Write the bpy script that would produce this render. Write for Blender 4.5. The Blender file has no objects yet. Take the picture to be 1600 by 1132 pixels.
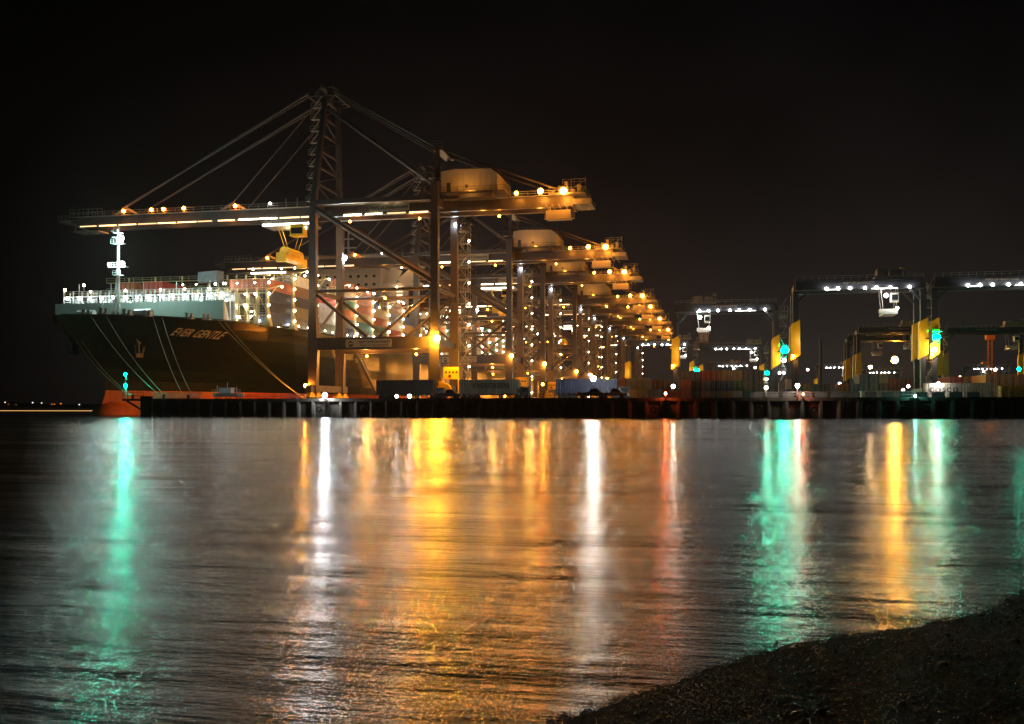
import bpy, math, random
import numpy as np
from mathutils import Vector, Matrix
R = math.radians
random.seed(7)
SC = bpy.context.scene
COL = SC.collection

# ------------------------------------------------------------------ camera
YAW = 12.2
CAM_H = 1.65
cd = bpy.data.cameras.new("camera"); cam = bpy.data.objects.new("camera", cd); COL.objects.link(cam)
cam.location = (0, 0, CAM_H); cam.rotation_euler = (R(90), 0, R(YAW))
cd.sensor_width = 36; cd.lens = 1550 / 1600 * 36; cd.shift_y = 71 / 1600
cd.clip_start = 0.05; cd.clip_end = 20000
SC.camera = cam

# ------------------------------------------------------------------ world: night sky with the port's light dome
W = bpy.data.worlds.new("World"); SC.world = W; W.use_nodes = True
nt = W.node_tree; bg = nt.nodes["Background"]
tc = nt.nodes.new("ShaderNodeTexCoord"); sep = nt.nodes.new("ShaderNodeSeparateXYZ")
nt.links.new(tc.outputs["Generated"], sep.inputs[0])
ramp = nt.nodes.new("ShaderNodeValToRGB")
cr = ramp.color_ramp
cr.elements[0].position = 0.0; cr.elements[0].color = (.021, .0155, .0142, 1)
cr.elements[1].position = 0.36; cr.elements[1].color = (.0021, .0019, .0021, 1)
e = cr.elements.new(0.10); e.color = (.0135, .0104, .0098, 1)
e = cr.elements.new(0.22); e.color = (.0053, .0043, .0042, 1)
nt.links.new(sep.outputs["Z"], ramp.inputs[0])
# the glow sits over the terminal (azimuth around the quay), fading out towards the open sea on the left
dot = nt.nodes.new("ShaderNodeVectorMath"); dot.operation = 'DOT_PRODUCT'
nt.links.new(tc.outputs["Generated"], dot.inputs[0]); dot.inputs[1].default_value = (math.sin(R(2)), math.cos(R(2)), 0)
mr = nt.nodes.new("ShaderNodeMapRange"); mr.inputs[1].default_value = .74; mr.inputs[2].default_value = .98
mr.inputs[3].default_value = .10; mr.inputs[4].default_value = 1.0
nt.links.new(dot.outputs["Value"], mr.inputs[0])
nz = nt.nodes.new("ShaderNodeTexNoise"); nz.inputs["Scale"].default_value = 3.0; nz.inputs["Detail"].default_value = 4
nt.links.new(tc.outputs["Generated"], nz.inputs["Vector"])
mn = nt.nodes.new("ShaderNodeMapRange"); mn.inputs[1].default_value = .3; mn.inputs[2].default_value = .7
mn.inputs[3].default_value = .62; mn.inputs[4].default_value = 1.5
nt.links.new(nz.outputs["Fac"], mn.inputs[0])
mu = nt.nodes.new("ShaderNodeMath"); mu.operation = 'MULTIPLY'
nt.links.new(mr.outputs[0], mu.inputs[0]); nt.links.new(mn.outputs[0], mu.inputs[1])
nt.links.new(ramp.outputs[0], bg.inputs["Color"]); nt.links.new(mu.outputs[0], bg.inputs["Strength"])

SC.view_settings.view_transform = 'Standard'; SC.view_settings.look = 'None'
SC.view_settings.exposure = 0.0; SC.view_settings.gamma = 1.0
SC.render.engine = 'CYCLES'
cy = SC.cycles
cy.use_denoising = True; cy.denoiser = 'OPENIMAGEDENOISE'
cy.max_bounces = 5; cy.diffuse_bounces = 2; cy.glossy_bounces = 3; cy.transparent_max_bounces = 4
cy.sample_clamp_indirect = 3.0; cy.sample_clamp_direct = 0
cy.caustics_reflective = False; cy.caustics_refractive = False
cy.use_light_tree = True

# ------------------------------------------------------------------ helpers
def px2X(px, Y):
    """world x of a picture column at the real distance Y along the quay"""
    return Y * math.tan(math.atan((px - 800) / 1550) - R(YAW))
def py2Z(py, X, Y):
    d = -X * math.sin(R(YAW)) + Y * math.cos(R(YAW))
    return CAM_H + (637 - py) / 1550 * d

MATS = {}
def paint(name, col, rough=.5, metal=0.0, var=.25, scale=.6, bump=0.0, spec=.5, stretch=.35):
    if name in MATS: return MATS[name]
    m = bpy.data.materials.new(name); m.use_nodes = True
    t = m.node_tree; b = t.nodes["Principled BSDF"]
    b.inputs["Roughness"].default_value = rough; b.inputs["Metallic"].default_value = metal
    b.inputs["Specular IOR Level"].default_value = spec
    tcn = t.nodes.new("ShaderNodeTexCoord")
    n = t.nodes.new("ShaderNodeTexNoise"); n.inputs["Scale"].default_value = scale; n.inputs["Detail"].default_value = 6
    n.inputs["Roughness"].default_value = .65
    mp = t.nodes.new("ShaderNodeMapping"); mp.inputs["Scale"].default_value = (1, 1, stretch)
    t.links.new(tcn.outputs["Object"], mp.inputs[0]); t.links.new(mp.outputs[0], n.inputs["Vector"])
    r = t.nodes.new("ShaderNodeValToRGB")
    r.color_ramp.elements[0].position = .3; r.color_ramp.elements[1].position = .7
    lo = [c * (1 - var) for c in col]; hi = [min(1, c * (1 + var)) for c in col]
    r.color_ramp.elements[0].color = (*lo, 1); r.color_ramp.elements[1].color = (*hi, 1)
    t.links.new(n.outputs["Fac"], r.inputs[0]); t.links.new(r.outputs[0], b.inputs["Base Color"])
    if bump:
        bp = t.nodes.new("ShaderNodeBump"); bp.inputs["Strength"].default_value = bump; bp.inputs["Distance"].default_value = .05
        t.links.new(n.outputs["Fac"], bp.inputs["Height"]); t.links.new(bp.outputs[0], b.inputs["Normal"])
    MATS[name] = m; return m
def emis(name, col, strength):
    if name in MATS: return MATS[name]
    m = bpy.data.materials.new(name); m.use_nodes = True
    t = m.node_tree; t.nodes.clear()
    o = t.nodes.new("ShaderNodeOutputMaterial"); e_ = t.nodes.new("ShaderNodeEmission")
    e_.inputs[0].default_value = (*col, 1); e_.inputs[1].default_value = strength
    t.links.new(e_.outputs[0], o.inputs[0])
    m.cycles.emission_sampling = 'FRONT'
    MATS[name] = m; return m

KL = .26   # one scale for every lamp's power: the exposure of the night shot
SOD = (1, .27, .018); AMB = (1, .38, .05); WRM = (1, .74, .42); WHT = (1, .95, .86); COO = (.74, .95, 1.0); TEAL = (.0, .78, .44); RED = (1, .12, .03)

class MB:
    def __init__(s): s.v = []; s.f = []; s.m = []; s.cur = 0
    def face(s, pts, mi=None):
        i = len(s.v); s.v += [tuple(p) for p in pts]; s.f.append(tuple(range(i, i + len(pts)))); s.m.append(s.cur if mi is None else mi)
    def hexa(s, p):   # 8 corners: bottom 0-3 ccw, top 4-7
        i = len(s.v); s.v += [tuple(q) for q in p]
        for f in ((3, 2, 1, 0), (4, 5, 6, 7), (0, 1, 5, 4), (1, 2, 6, 5), (2, 3, 7, 6), (3, 0, 4, 7)):
            s.f.append(tuple(i + k for k in f)); s.m.append(s.cur)
        return s
    def box(s, x0, x1, y0, y1, z0, z1):
        return s.hexa([(x0, y0, z0), (x1, y0, z0), (x1, y1, z0), (x0, y1, z0), (x0, y0, z1), (x1, y0, z1), (x1, y1, z1), (x0, y1, z1)])
    def beam(s, a, b, w, h, w2=None, h2=None, up=(0, 0, 1)):
        a = Vector(a); b = Vector(b); d = (b - a).normalized(); u = Vector(up)
        if abs(d.dot(u)) > .98: u = Vector((0, 1, 0))
        r = d.cross(u).normalized(); u = r.cross(d).normalized()
        w2 = w2 or w; h2 = h2 or h
        q = []
        for P, ww, hh in ((a, w, h), (b, w2, h2)):
            q += [P - r * ww / 2 - u * hh / 2, P + r * ww / 2 - u * hh / 2, P + r * ww / 2 + u * hh / 2, P - r * ww / 2 + u * hh / 2]
        i = len(s.v); s.v += [tuple(x) for x in q]
        for f in ((0, 1, 2, 3), (7, 6, 5, 4), (4, 5, 1, 0), (5, 6, 2, 1), (6, 7, 3, 2), (7, 4, 0, 3)):
            s.f.append(tuple(i + k for k in f)); s.m.append(s.cur)
        return s
    def tube(s, a, b, r, r2=None, n=6, cap=True):
        a = Vector(a); b = Vector(b); d = (b - a).normalized(); u = Vector((0, 0, 1))
        if abs(d.dot(u)) > .98: u = Vector((1, 0, 0))
        e1 = d.cross(u).normalized(); e2 = d.cross(e1); r2 = r if r2 is None else r2
        i = len(s.v)
        for P, rr in ((a, r), (b, r2)):
            for k in range(n):
                t = 2 * math.pi * k / n; s.v.append(tuple(P + (e1 * math.cos(t) + e2 * math.sin(t)) * rr))
        for k in range(n):
            j = (k + 1) % n; s.f.append((i + k, i + n + k, i + n + j, i + j)); s.m.append(s.cur)
        if cap:
            s.f.append(tuple(i + k for k in range(n))); s.m.append(s.cur)
            s.f.append(tuple(i + 2 * n - 1 - k for k in range(n))); s.m.append(s.cur)
        return s
    def path(s, pts, r, n=5):
        for p, q in zip(pts[:-1], pts[1:]): s.tube(p, q, r, n=n)
        return s
    def ball(s, c, r, n=6, m=4, sz=1):
        i = len(s.v); c = Vector(c)
        s.v.append(tuple(c + Vector((0, 0, r * sz))))
        for a in range(1, m):
            p = math.pi * a / m
            for k in range(n):
                t = 2 * math.pi * k / n
                s.v.append((c.x + r * math.sin(p) * math.cos(t), c.y + r * math.sin(p) * math.sin(t), c.z + r * sz * math.cos(p)))
        s.v.append(tuple(c - Vector((0, 0, r * sz)))); L = len(s.v) - 1
        for k in range(n):
            j = (k + 1) % n
            s.f.append((i, i + 1 + k, i + 1 + j)); s.m.append(s.cur)
            for a in range(m - 2):
                s.f.append((i + 1 + a * n + k, i + 1 + (a + 1) * n + k, i + 1 + (a + 1) * n + j, i + 1 + a * n + j)); s.m.append(s.cur)
            s.f.append((L, i + 1 + (m - 2) * n + j, i + 1 + (m - 2) * n + k)); s.m.append(s.cur)
        return s
    def rail(s, pts, h=1.1, step=2.0, t=.06):
        """a railing along a polyline: posts, top and middle rail"""
        for p, q in zip(pts[:-1], pts[1:]):
            p = Vector(p); q = Vector(q); L = (q - p).length; n = max(1, int(L / step))
            for k in range(n + 1):
                c = p.lerp(q, k / n); s.beam(c, c + Vector((0, 0, h)), t, t)
            for hh in (h, h * .5): s.beam(p + Vector((0, 0, hh)), q + Vector((0, 0, hh)), t, t)
        return s
    def mesh(s, name, mats):
        me = bpy.data.meshes.new(name); me.from_pydata(s.v, [], s.f)
        for m in (mats if isinstance(mats, (list, tuple)) else [mats]): me.materials.append(m)
        me.polygons.foreach_set("material_index", s.m); me.update(); return me
    def build(s, name, mats, parent=None, loc=(0, 0, 0), smooth=False):
        me = s.mesh(name, mats)
        if smooth: me.polygons.foreach_set("use_smooth", [True] * len(me.polygons))
        o = bpy.data.objects.new(name, me); COL.objects.link(o); o.location = loc
        if parent: o.parent = parent
        return o
def empty(name, loc=(0, 0, 0), rz=0):
    o = bpy.data.objects.new(name, None); COL.objects.link(o); o.location = loc; o.rotation_euler = (0, 0, rz); o.empty_display_size = .5
    return o
def tag(o, label=None, cat=None, group=None, kind=None):
    if label: o['label'] = label
    if cat: o['category'] = cat
    if group: o['group'] = group
    if kind: o['kind'] = kind
    return o
def kids(o): return [c for c in bpy.data.objects if c.parent == o]
def copy_tree(o, parent=None, tree=None):
    if tree is None:
        tree = {}
        for c in bpy.data.objects:
            if c.parent: tree.setdefault(c.parent.name, []).append(c)
    c = o.copy(); COL.objects.link(c)
    if parent: c.parent = parent
    for ch in tree.get(o.name, []): copy_tree(ch, c, tree)
    return c
def light(parent, loc, col, W_, radius=.4, typ='POINT', rot=None, angle=140, blend=.6):
    l = bpy.data.lights.new("light", typ); l.energy = W_ * KL; l.color = col; l.shadow_soft_size = radius
    if typ == 'SPOT': l.spot_size = R(angle); l.spot_blend = blend
    o = bpy.data.objects.new("light", l); COL.objects.link(o); o.location = loc
    if rot: o.rotation_euler = rot
    if parent: o.parent = parent
    return o
def lamp(parent, loc, col, cname, r=.35, L=60, W_=0, name="floodlight", n=8, m=5):
    """a lit lamp head: a glowing globe in a small housing; W_ adds the light it throws"""
    b = MB(); b.ball((0, 0, 0), r, n, m)
    b.cur = 1; b.box(-r * .7, r * .7, -r * .5, r * .5, r * 1.02, r * 1.45)
    o = b.build(name, [emis("lamp_%s_%d" % (cname, L), col, L), M_DARK], parent, loc, smooth=False)
    if W_: light(o, (0, -r * .1, -r * 1.3), col, W_, .3)
    return o
def text_mesh(s, size, extrude=.02, bold=0.0, space=1.0):
    cu = bpy.data.curves.new("t", 'FONT'); cu.body = s; cu.size = size; cu.extrude = extrude; cu.offset = bold; cu.space_character = space
    cu.align_x = 'CENTER'; cu.align_y = 'CENTER'; cu.resolution_u = 3
    o = bpy.data.objects.new("t", cu); COL.objects.link(o)
    bpy.context.view_layer.update()
    me = bpy.data.meshes.new_from_object(o.evaluated_get(bpy.context.evaluated_depsgraph_get()))
    bpy.data.objects.remove(o); bpy.data.curves.remove(cu)
    return me
def text_part(name, s, size, mat, parent, loc, rot=(R(90), 0, 0), **k):
    me = text_mesh(s, size, **k); me.materials.clear(); me.materials.append(mat)
    o = bpy.data.objects.new(name, me); COL.objects.link(o); o.location = loc; o.rotation_euler = rot
    if parent: o.parent = parent
    return o

M_DARK = paint("dark steel", (.035, .036, .04), .55)
M_CRANE = paint("crane paint", (.070, .056, .057), .45, var=.22, scale=.35)
M_CRANE2 = paint("crane galvanised", (.22, .21, .20), .5, var=.2)
M_CREAM = paint("cream cladding", (.42, .37, .29), .55, var=.08)
M_YEL = paint("safety yellow", (.86, .50, .012), .45, var=.12)
M_GALV = paint("galvanised steel", (.38, .38, .37), .45, metal=.3, var=.2, scale=2)
M_WHITE = paint("white paint", (.62, .64, .62), .45, var=.08)
M_BLACK = paint("black rubber", (.012, .012, .012), .7)
M_CONC = paint("quay concrete", (.30, .28, .255), .85, var=.3, scale=.25)
M_WALL = paint("weathered sheet piling", (.15, .13, .10), .8, var=.5, scale=.8, bump=.3)
M_RTG = paint("gantry blue grey paint", (.042, .046, .058), .45, var=.2)
M_GLASS = paint("dark glass", (.02, .025, .03), .08)
M_ROPE = paint("mooring rope fibre", (.30, .33, .27), .8)
M_SIGN = paint("sign board", (.42, .34, .24), .5, var=.06)
M_LETTER = paint("dark lettering", (.02, .018, .018), .5)

# ------------------------------------------------------------------ water
QZ = 3.2      # quay level
YW = 160.0    # front wall of the quay
BX = -102.7   # berth edge
me = bpy.data.meshes.new("water")
me.from_pydata([(-6000, -40, 0), (6000, -40, 0), (6000, 9000, 0), (-6000, 9000, 0)], [], [(0, 1, 2, 3)])
water = bpy.data.objects.new("water", me); COL.objects.link(water); tag(water, kind='structure')
m = bpy.data.materials.new("sea water"); m.use_nodes = True; t = m.node_tree; b = t.nodes["Principled BSDF"]
b.inputs["Base Color"].default_value = (.010, .012, .012, 1); b.inputs["IOR"].default_value = 1.33
b.inputs["Roughness"].default_value = .155
geo = t.nodes.new("ShaderNodeTexCoord")
WAVE1 = .50

def wave(scale, sx, sy, rot, detail, dist, strength, prev=None):
    mp = t.nodes.new("ShaderNodeMapping"); mp.inputs["Scale"].default_value = (sx, sy, 1); mp.inputs["Rotation"].default_value = (0, 0, R(rot))
    n = t.nodes.new("ShaderNodeTexNoise"); n.inputs["Scale"].default_value = scale; n.inputs["Detail"].default_value = detail; n.inputs["Roughness"].default_value = .6
    t.links.new(geo.outputs["Object"], mp.inputs[0]); t.links.new(mp.outputs[0], n.inputs["Vector"])
    bp = t.nodes.new("ShaderNodeBump"); bp.inputs["Distance"].default_value = dist; bp.inputs["Strength"].default_value = strength
    t.links.new(n.outputs["Fac"], bp.inputs["Height"])
    if prev: t.links.new(prev.outputs[0], bp.inputs["Normal"])
    return bp
w1 = wave(.16, .30, 1.25, 7, 12, 1.0, WAVE1)
w2 = wave(7.0, .32, 1.6, -6, 4, .030, .45, w1)
w3 = w2
mp = t.nodes.new("ShaderNodeMapping"); mp.inputs["Scale"].default_value = (.22, 1, 1)
n = t.nodes.new("ShaderNodeTexNoise"); n.inputs["Scale"].default_value = .11; n.inputs["Detail"].default_value = 13; n.inputs["Roughness"].default_value = .72
t.links.new(geo.outputs["Object"], mp.inputs[0]); t.links.new(mp.outputs[0], n.inputs["Vector"])
r = t.nodes.new("ShaderNodeMapRange"); r.inputs[1].default_value = .36; r.inputs[2].default_value = .64; r.inputs[3].default_value = .07; r.inputs[4].default_value = .205
t.links.new(n.outputs["Fac"], r.inputs[0]); t.links.new(r.outputs[0], b.inputs["Roughness"])
t.links.new(w3.outputs[0], b.inputs["Normal"])
me.materials.append(m)
# seabed so that the water has ground beneath it near the beach
b_ = MB(); b_.box(-6000, 6000, -40, 9000, -12, -9); tag(b_.build("seabed", paint("mud", (.05, .045, .035), .9)), kind='structure')

# ------------------------------------------------------------------ beach
def shore(s):   # shoreline: camera-frame depth as function of sideways offset
    pts = [(-8, -1.5), (-3, 2.2), (-1, 4.0), (.345, 5.35), (.74, 5.71), (1.2, 6.19), (1.75, 6.77), (2.34, 7.12), (3.02, 7.42), (3.75, 7.95), (4.5, 8.8), (8, 12.2), (16, 15.5), (60, 24)]
    return float(np.interp(s, [p[0] for p in pts], [p[1] for p in pts]))
ca, sa = math.cos(R(YAW)), math.sin(R(YAW))
def beach_z(s, d):
    k = (shore(s) - d) * .62
    h = .050 * k if k > 0 else .07 * k
    h += (.008 * math.sin(s * 2.1 + d * 1.1) + .006 * math.sin(s * 5.7 - d * 3.1)) * max(.12, min(1, k * .9))
    return max(-1.2, min(h, 1.0))
b_ = MB()
SS = np.concatenate([np.linspace(-8, -1.1, 20), np.linspace(-1, 7, 160), np.linspace(7.3, 60, 40)]); DD = np.concatenate([np.linspace(-6, 2.9, 16), np.linspace(3, 10, 140), np.linspace(10.3, 26, 40)]); ns, nd = len(SS), len(DD)
for d in DD:
    for s in SS:
        b_.v.append((s * ca - d * sa, s * sa + d * ca, beach_z(s, d) + random.uniform(-.003, .003)))
for j in range(nd - 1):
    for i in range(ns - 1):
        a = j * ns + i; b_.f.append((a, a + 1, a + ns + 1, a + ns)); b_.m.append(0)
beach = b_.build("beach", paint("wet sand and shingle", (.012, .009, .006), .85, var=.5, scale=9, bump=.25), smooth=True); tag(beach, kind='structure')
# shingle: far too many stones to count
rng = np.random.default_rng(3)
ico_v = []; ph = (1 + 5 ** .5) / 2
for a in (-1, 1):
    for c in (-ph, ph): ico_v += [(0, a, c), (a, c, 0), (c, 0, a)]
ico_v = np.array(ico_v) / math.sqrt(1 + ph * ph)
from itertools import combinations
ico_f = []
for tri in combinations(range(12), 3):
    p = ico_v[list(tri)]
    if all(abs(np.linalg.norm(p[i] - p[j]) - 1.0515) < .01 for i, j in ((0, 1), (1, 2), (0, 2))):
        nrm = np.cross(p[1] - p[0], p[2] - p[0])
        ico_f.append(tri if nrm.dot(p.mean(0)) > 0 else (tri[0], tri[2], tri[1]))
ico_f = np.array(ico_f)
NP = 110000; V = []; F = []; cnt = 0; off = 0
while cnt < NP:
    if cnt < 106000: s = rng.uniform(-.6, 6.2); d = rng.uniform(3.2, 9.6)
    else: s = rng.uniform(-6, 14); d = rng.uniform(-1, 14)
    e = shore(s) - d
    if e < -.25 or (e < .25 and rng.uniform() > (e + .25) / .5): continue
    size = rng.uniform(.003, .0065) * (1 + (rng.uniform() > .96) * .9) * (1 + (rng.uniform() > .993) * 1.6)
    sc_ = np.array([rng.uniform(.8, 1.5), rng.uniform(.8, 1.4), rng.uniform(.45, .8)]) * size
    a = rng.uniform(0, 6.28); v = ico_v * (1 + rng.uniform(-.15, .15, (12, 1))) * sc_
    v = np.stack([v[:, 0] * math.cos(a) - v[:, 1] * math.sin(a), v[:, 0] * math.sin(a) + v[:, 1] * math.cos(a), v[:, 2] + v[:, 0] * rng.uniform(-.4, .4)], 1)
    v += (s * ca - d * sa, s * sa + d * ca, beach_z(s, d) + size * .35)
    V.append(v); F.append(ico_f + off); off += 12; cnt += 1
V = np.concatenate(V); F = np.concatenate(F)
me = bpy.data.meshes.new("shingle"); me.vertices.add(len(V)); me.vertices.foreach_set("co", V.ravel().astype(np.float32))
me.loops.add(F.size); me.loops.foreach_set("vertex_index", F.ravel().astype(np.int32))
me.polygons.add(len(F)); me.polygons.foreach_set("loop_start", np.arange(0, F.size, 3, dtype=np.int32))
me.update(calc_edges=True)
me.materials.append(paint("wet pebbles", (.050, .038, .026), .22, var=.85, scale=45))
o = bpy.data.objects.new("shingle", me); COL.objects.link(o)
tag(o, "wet dark brown shingle stones covering the beach in the lower right corner", "shingle", kind='stuff')

# ------------------------------------------------------------------ quay
b_ = MB()
b_.box(BX, 420, YW + .6, 1500, -3, QZ)
b_.build("quay", M_CONC)['kind'] = 'structure'
b_ = MB()   # tubular piles with webs along the front, capping beam above
x = BX + .2; k = 0
while x < 200:
    far = x > 110
    b_.tube((x, YW + .35, -3), (x, YW + .35, QZ - .5), .55, n=10, cap=False)
    b_.tube((x + 1.35, YW + .45, -3), (x + 1.35, YW + .45, QZ - .5), .16, n=6, cap=False)
    x += 2.72; k += 1
b_.box(BX - .1, 205, YW - .15, YW + .595, QZ - .55, QZ + .004)
b_.box(BX - .1, 205, YW + .2, YW + .59, -3, QZ - .56)
o = b_.build("quay_wall", M_WALL); tag(o, kind='structure')
# crane rails on the quay
b_ = MB()
for X in (-97.3, -66.8): b_.box(X - .06, X + .06, 215, 900, QZ + .001, QZ + .12)
tag(b_.build("crane_rail", M_DARK), "pair of steel crane rails let into the quay beneath the ship cranes", "rails")
# ------------------------------------------------------------------ the distant shore to the left
b_ = MB()
n = 60
for k in range(n):
    x0, x1 = -4200 + k * 75, -4200 + (k + 1) * 75
    h0, h1 = [9 + 6 * math.sin(q * .004) + 4 * math.sin(q * .017) for q in (x0, x1)]
    b_.hexa([(x0, 2600, -1), (x1, 2600, -1), (x1, 3100, -1), (x0, 3100, -1), (x0, 2640, h0), (x1, 2640, h1), (x1, 3100, h1 + 6), (x0, 3100, h0 + 6)])
tag(b_.build("far_shore", paint("night hillside", (.03, .035, .03), .95)), kind='structure')

# ------------------------------------------------------------------ container ship
CX, B2 = -132.5, 29.3   # centreline, half beam
def stemY(z):
    return float(np.interp(z, [-3, 0, 3, 5.5, 8.6, 11.4, 15, 18, 21.5], [188.5, 189.4, 192.3, 193, 191.8, 189, 182.3, 178.2, 175.2]))
def hb(Y, z):
    L = float(np.interp(z, [-3, 0, 6, 12, 18, 21], [78, 72, 66, 56, 43, 39.0])); p = float(np.interp(z, [0, 21], [2.6, 7]))
    t_ = max(0, (Y - stemY(z)) / L)
    return B2 * t_ / (1 + t_ ** p) ** (1 / p)
def sheer(Y): return float(np.interp(Y, [175, 190, 205, 216, 560], [20.3, 21.2, 21.3, 20.6, 20.5]))
ship = empty("container_ship", (CX, 375, 0))
tag(ship, "huge dark green container ship with orange waterline moored under the cranes", "ship")
def sp(mb, name, mat, parent=ship, smooth=False):
    """build in world coordinates under the ship (or a part of it)"""
    o = mb.build(name, mat, parent, smooth=smooth)
    if parent is ship: o.location = (-CX, -375, 0)
    return o
zl = [-3, 0, 2, 4, 5.4, 7.5, 10, 12.5, 15, 17.5, 19.5, None]
ts = [0, .01, .03, .06, .1, .16, .24, .34, .45, .58, .72, .86, 1.0, 1.2, 1.5, 2.0]
def station(k, z):
    y0 = stemY(z if z is not None else 20.5)
    if k < len(ts): return y0 + ts[k] * 70
    return [345, 380, 430, 480, 530, 560, 575][k - len(ts)]
NS = len(ts) + 7
hull = MB(); 
def hp(k, z, side):
    Y = station(k, z); zz = sheer(Y) if z is None else z
    w_ = hb(Y, zz) * (1 if Y < 545 else 1 - ((Y - 545) / 30) ** 2 * .12 * (2 - zz / 20))
    if z is not None and zz < 3 and Y > 530: w_ *= .75
    return (CX + side * w_, Y, zz)
for side in (1, -1):
    for li in range(len(zl) - 1):
        for k in range(NS - 1):
            q = [hp(k, zl[li], side), hp(k + 1, zl[li], side), hp(k + 1, zl[li + 1], side), hp(k, zl[li + 1], side)]
            if side < 0: q = q[::-1]
            hull.face(q, 1 if (zl[li + 1] is not None and zl[li + 1] <= 5.5) else 0)
for k in range(NS - 1): hull.face([hp(k, None, -1), hp(k, None, 1), hp(k + 1, None, 1), hp(k + 1, None, -1)], 2)
for li in range(len(zl) - 1): hull.face([hp(NS - 1, zl[li], 1), hp(NS - 1, zl[li], -1), hp(NS - 1, zl[li + 1], -1), hp(NS - 1, zl[li + 1], 1)], 0)
M_HULL = paint("dark green hull paint", (.009, .018, .011), .34, var=.65, scale=.9, bump=.10, stretch=.12)
M_BOOT = paint("orange antifouling", (.58, .12, .03), .6, var=.3, scale=.5)
M_DECK = paint("deck paint", (.10, .07, .05), .7)
ho = sp(hull, "hull", [M_HULL, M_BOOT, M_DECK])
# bulbous bow
bb = MB(); 
for k in range(9):
    pass
bb.ball((CX, 196, -.9), 3.6, 16, 10, 1.15)
for i, v in enumerate(bb.v): bb.v[i] = (v[0], 196 + (v[1] - 196) * 2.0, v[2])
sp(bb, "bulbous_bow", M_BOOT, smooth=True)
# rubbing line and rivet strake
st = MB()
prev = None
for Y in np.arange(177, 560, 3.0):
    p = (CX + hb(Y, sheer(Y)) + .05, Y, sheer(Y) + .08)
    if prev: st.beam(prev, p, .25, .22)
    prev = p
prev = None
for Y in np.arange(177, 560, 6.0):
    p = (CX - hb(Y, sheer(Y)) - .05, Y, sheer(Y) + .08)
    if prev: st.beam(prev, p, .25, .22)
    prev = p
sp(st, "gunwale", M_HULL)
def hullp(px, z):
    lo, hi = 176.0, 330.0
    for _ in range(50):
        mid = (lo + hi) / 2; X = CX + hb(mid, z)
        if px2X(px, mid) > X: lo = mid
        else: hi = mid
    return (CX + hb(lo, z) + .2, lo, z)
# name on the bow, following the plates
NY0, NY1 = hullp(276, 18.9)[1], hullp(351, 18.2)[1]
me = text_mesh("EVER GENTLE", 2.35, extrude=0, bold=.035, space=1.08)
vs = [v.co.copy() for v in me.vertices]; xs = [v.x for v in vs]; x0, x1 = min(xs), max(xs)
nm = MB()
for p in me.polygons:
    q = []
    for vi in p.vertices:
        v = vs[vi]; u = (v.x - x0 + v.y * .18) / (x1 - x0); Y = NY0 + u * (NY1 - NY0); z = 18.25 + v.y * .95 - u * .3
        q.append((CX + hb(Y, z) + .10, Y - .05, z))
    nm.face(q)
sp(nm, "ship_name", paint("name lettering", (.75, .62, .38), .5, var=.1))
# forecastle: breakwater, gallery above, deck gear
bw = MB(); bwY = 205.0; wL, wR = CX - hb(bwY, 21.3) + .3, CX + hb(bwY, 21.3) - .3
bw.box(wL, wR, bwY, bwY + .25, 21.2, 25.9)
for k in range(17):
    X = wL + (wR - wL) * k / 16; bw.hexa([(X - .08, bwY + .26, 21.2), (X + .08, bwY + .26, 21.2), (X + .08, bwY + 3, 21.2), (X - .08, bwY + 3, 21.2), (X - .08, bwY + .26, 25.8), (X + .08, bwY + .26, 25.8), (X + .08, bwY + .6, 25.8), (X - .08, bwY + .6, 25.8)])
M_BWAT = paint("breakwater paint", (.46, .52, .48), .5, var=.07, scale=.3)
bwo = sp(bw, "breakwater", M_BWAT)
gal = MB(); gy = bwY + 3.2
for k in range(19):
    X = wL + (wR - wL) * k / 18
    gal.beam((X, gy, 21.2), (X, gy, 29.1), .22, .22); gal.beam((X, gy + 2.2, 21.2), (X, gy + 2.2, 29.1), .22, .22)
for z in (26.1, 28.0): gal.box(wL, wR, gy - .3, gy + 2.5, z - .12, z)
gal.rail([(wL, gy - .25, 28.0), (wR, gy - .25, 28.0)], 1.1, 2.4, .08); gal.rail([(wL, gy - .25, 26.1), (wR, gy - .25, 26.1)], 1.0, 2.4, .08)
for k in range(5): X = wL + 4 + k * 8.5; gal.beam((X, gy, 28), (X, gy, 30.9), .12, .12)
gal.cur = 1
for k in range(11): X = wL + .5 + k * 3.95; gal.box(X, X + 2.6, gy + 2.6, gy + 2.8, 21.2, 27.7)
galo = sp(gal, "deck_gallery", [M_WHITE, M_GALV])
LAMPCOUNT = [0]
stuff_lamps = MB()
def ship_lamp(parent, p, col, cn, r, L, W_=0):
    LAMPCOUNT[0] += 1
    if LAMPCOUNT[0] <= 98:
        o = lamp(parent, p, col, cn, r, L, W_, "deck_lamp", 6, 4); return o
    if parent is ship: p = (p[0] + CX, p[1] + 375, p[2])
    stuff_lamps.ball(p, r, 5, 3)
    if W_: 
        l = light(ship, (p[0] - CX, p[1] - 375, p[2] - r * 1.4), col, W_, .3)
for k in range(14):
    X = wL + 1.2 + k * (wR - wL - 2) / 13.4
    ship_lamp(galo, (X, gy - .45, 27.5), (.86, 1, .94), "white", .27, 120, 200)
    if k % 2: ship_lamp(galo, (X + 1.3, gy - .45, 25.95 + (k % 3) * .1), (.86, 1, .94), "white", .19, 120, 80)
    if k in (2, 5, 8, 10, 12): ship_lamp(galo, (X, gy - .5, 29.0), WHT, "white", .2, 45)
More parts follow.
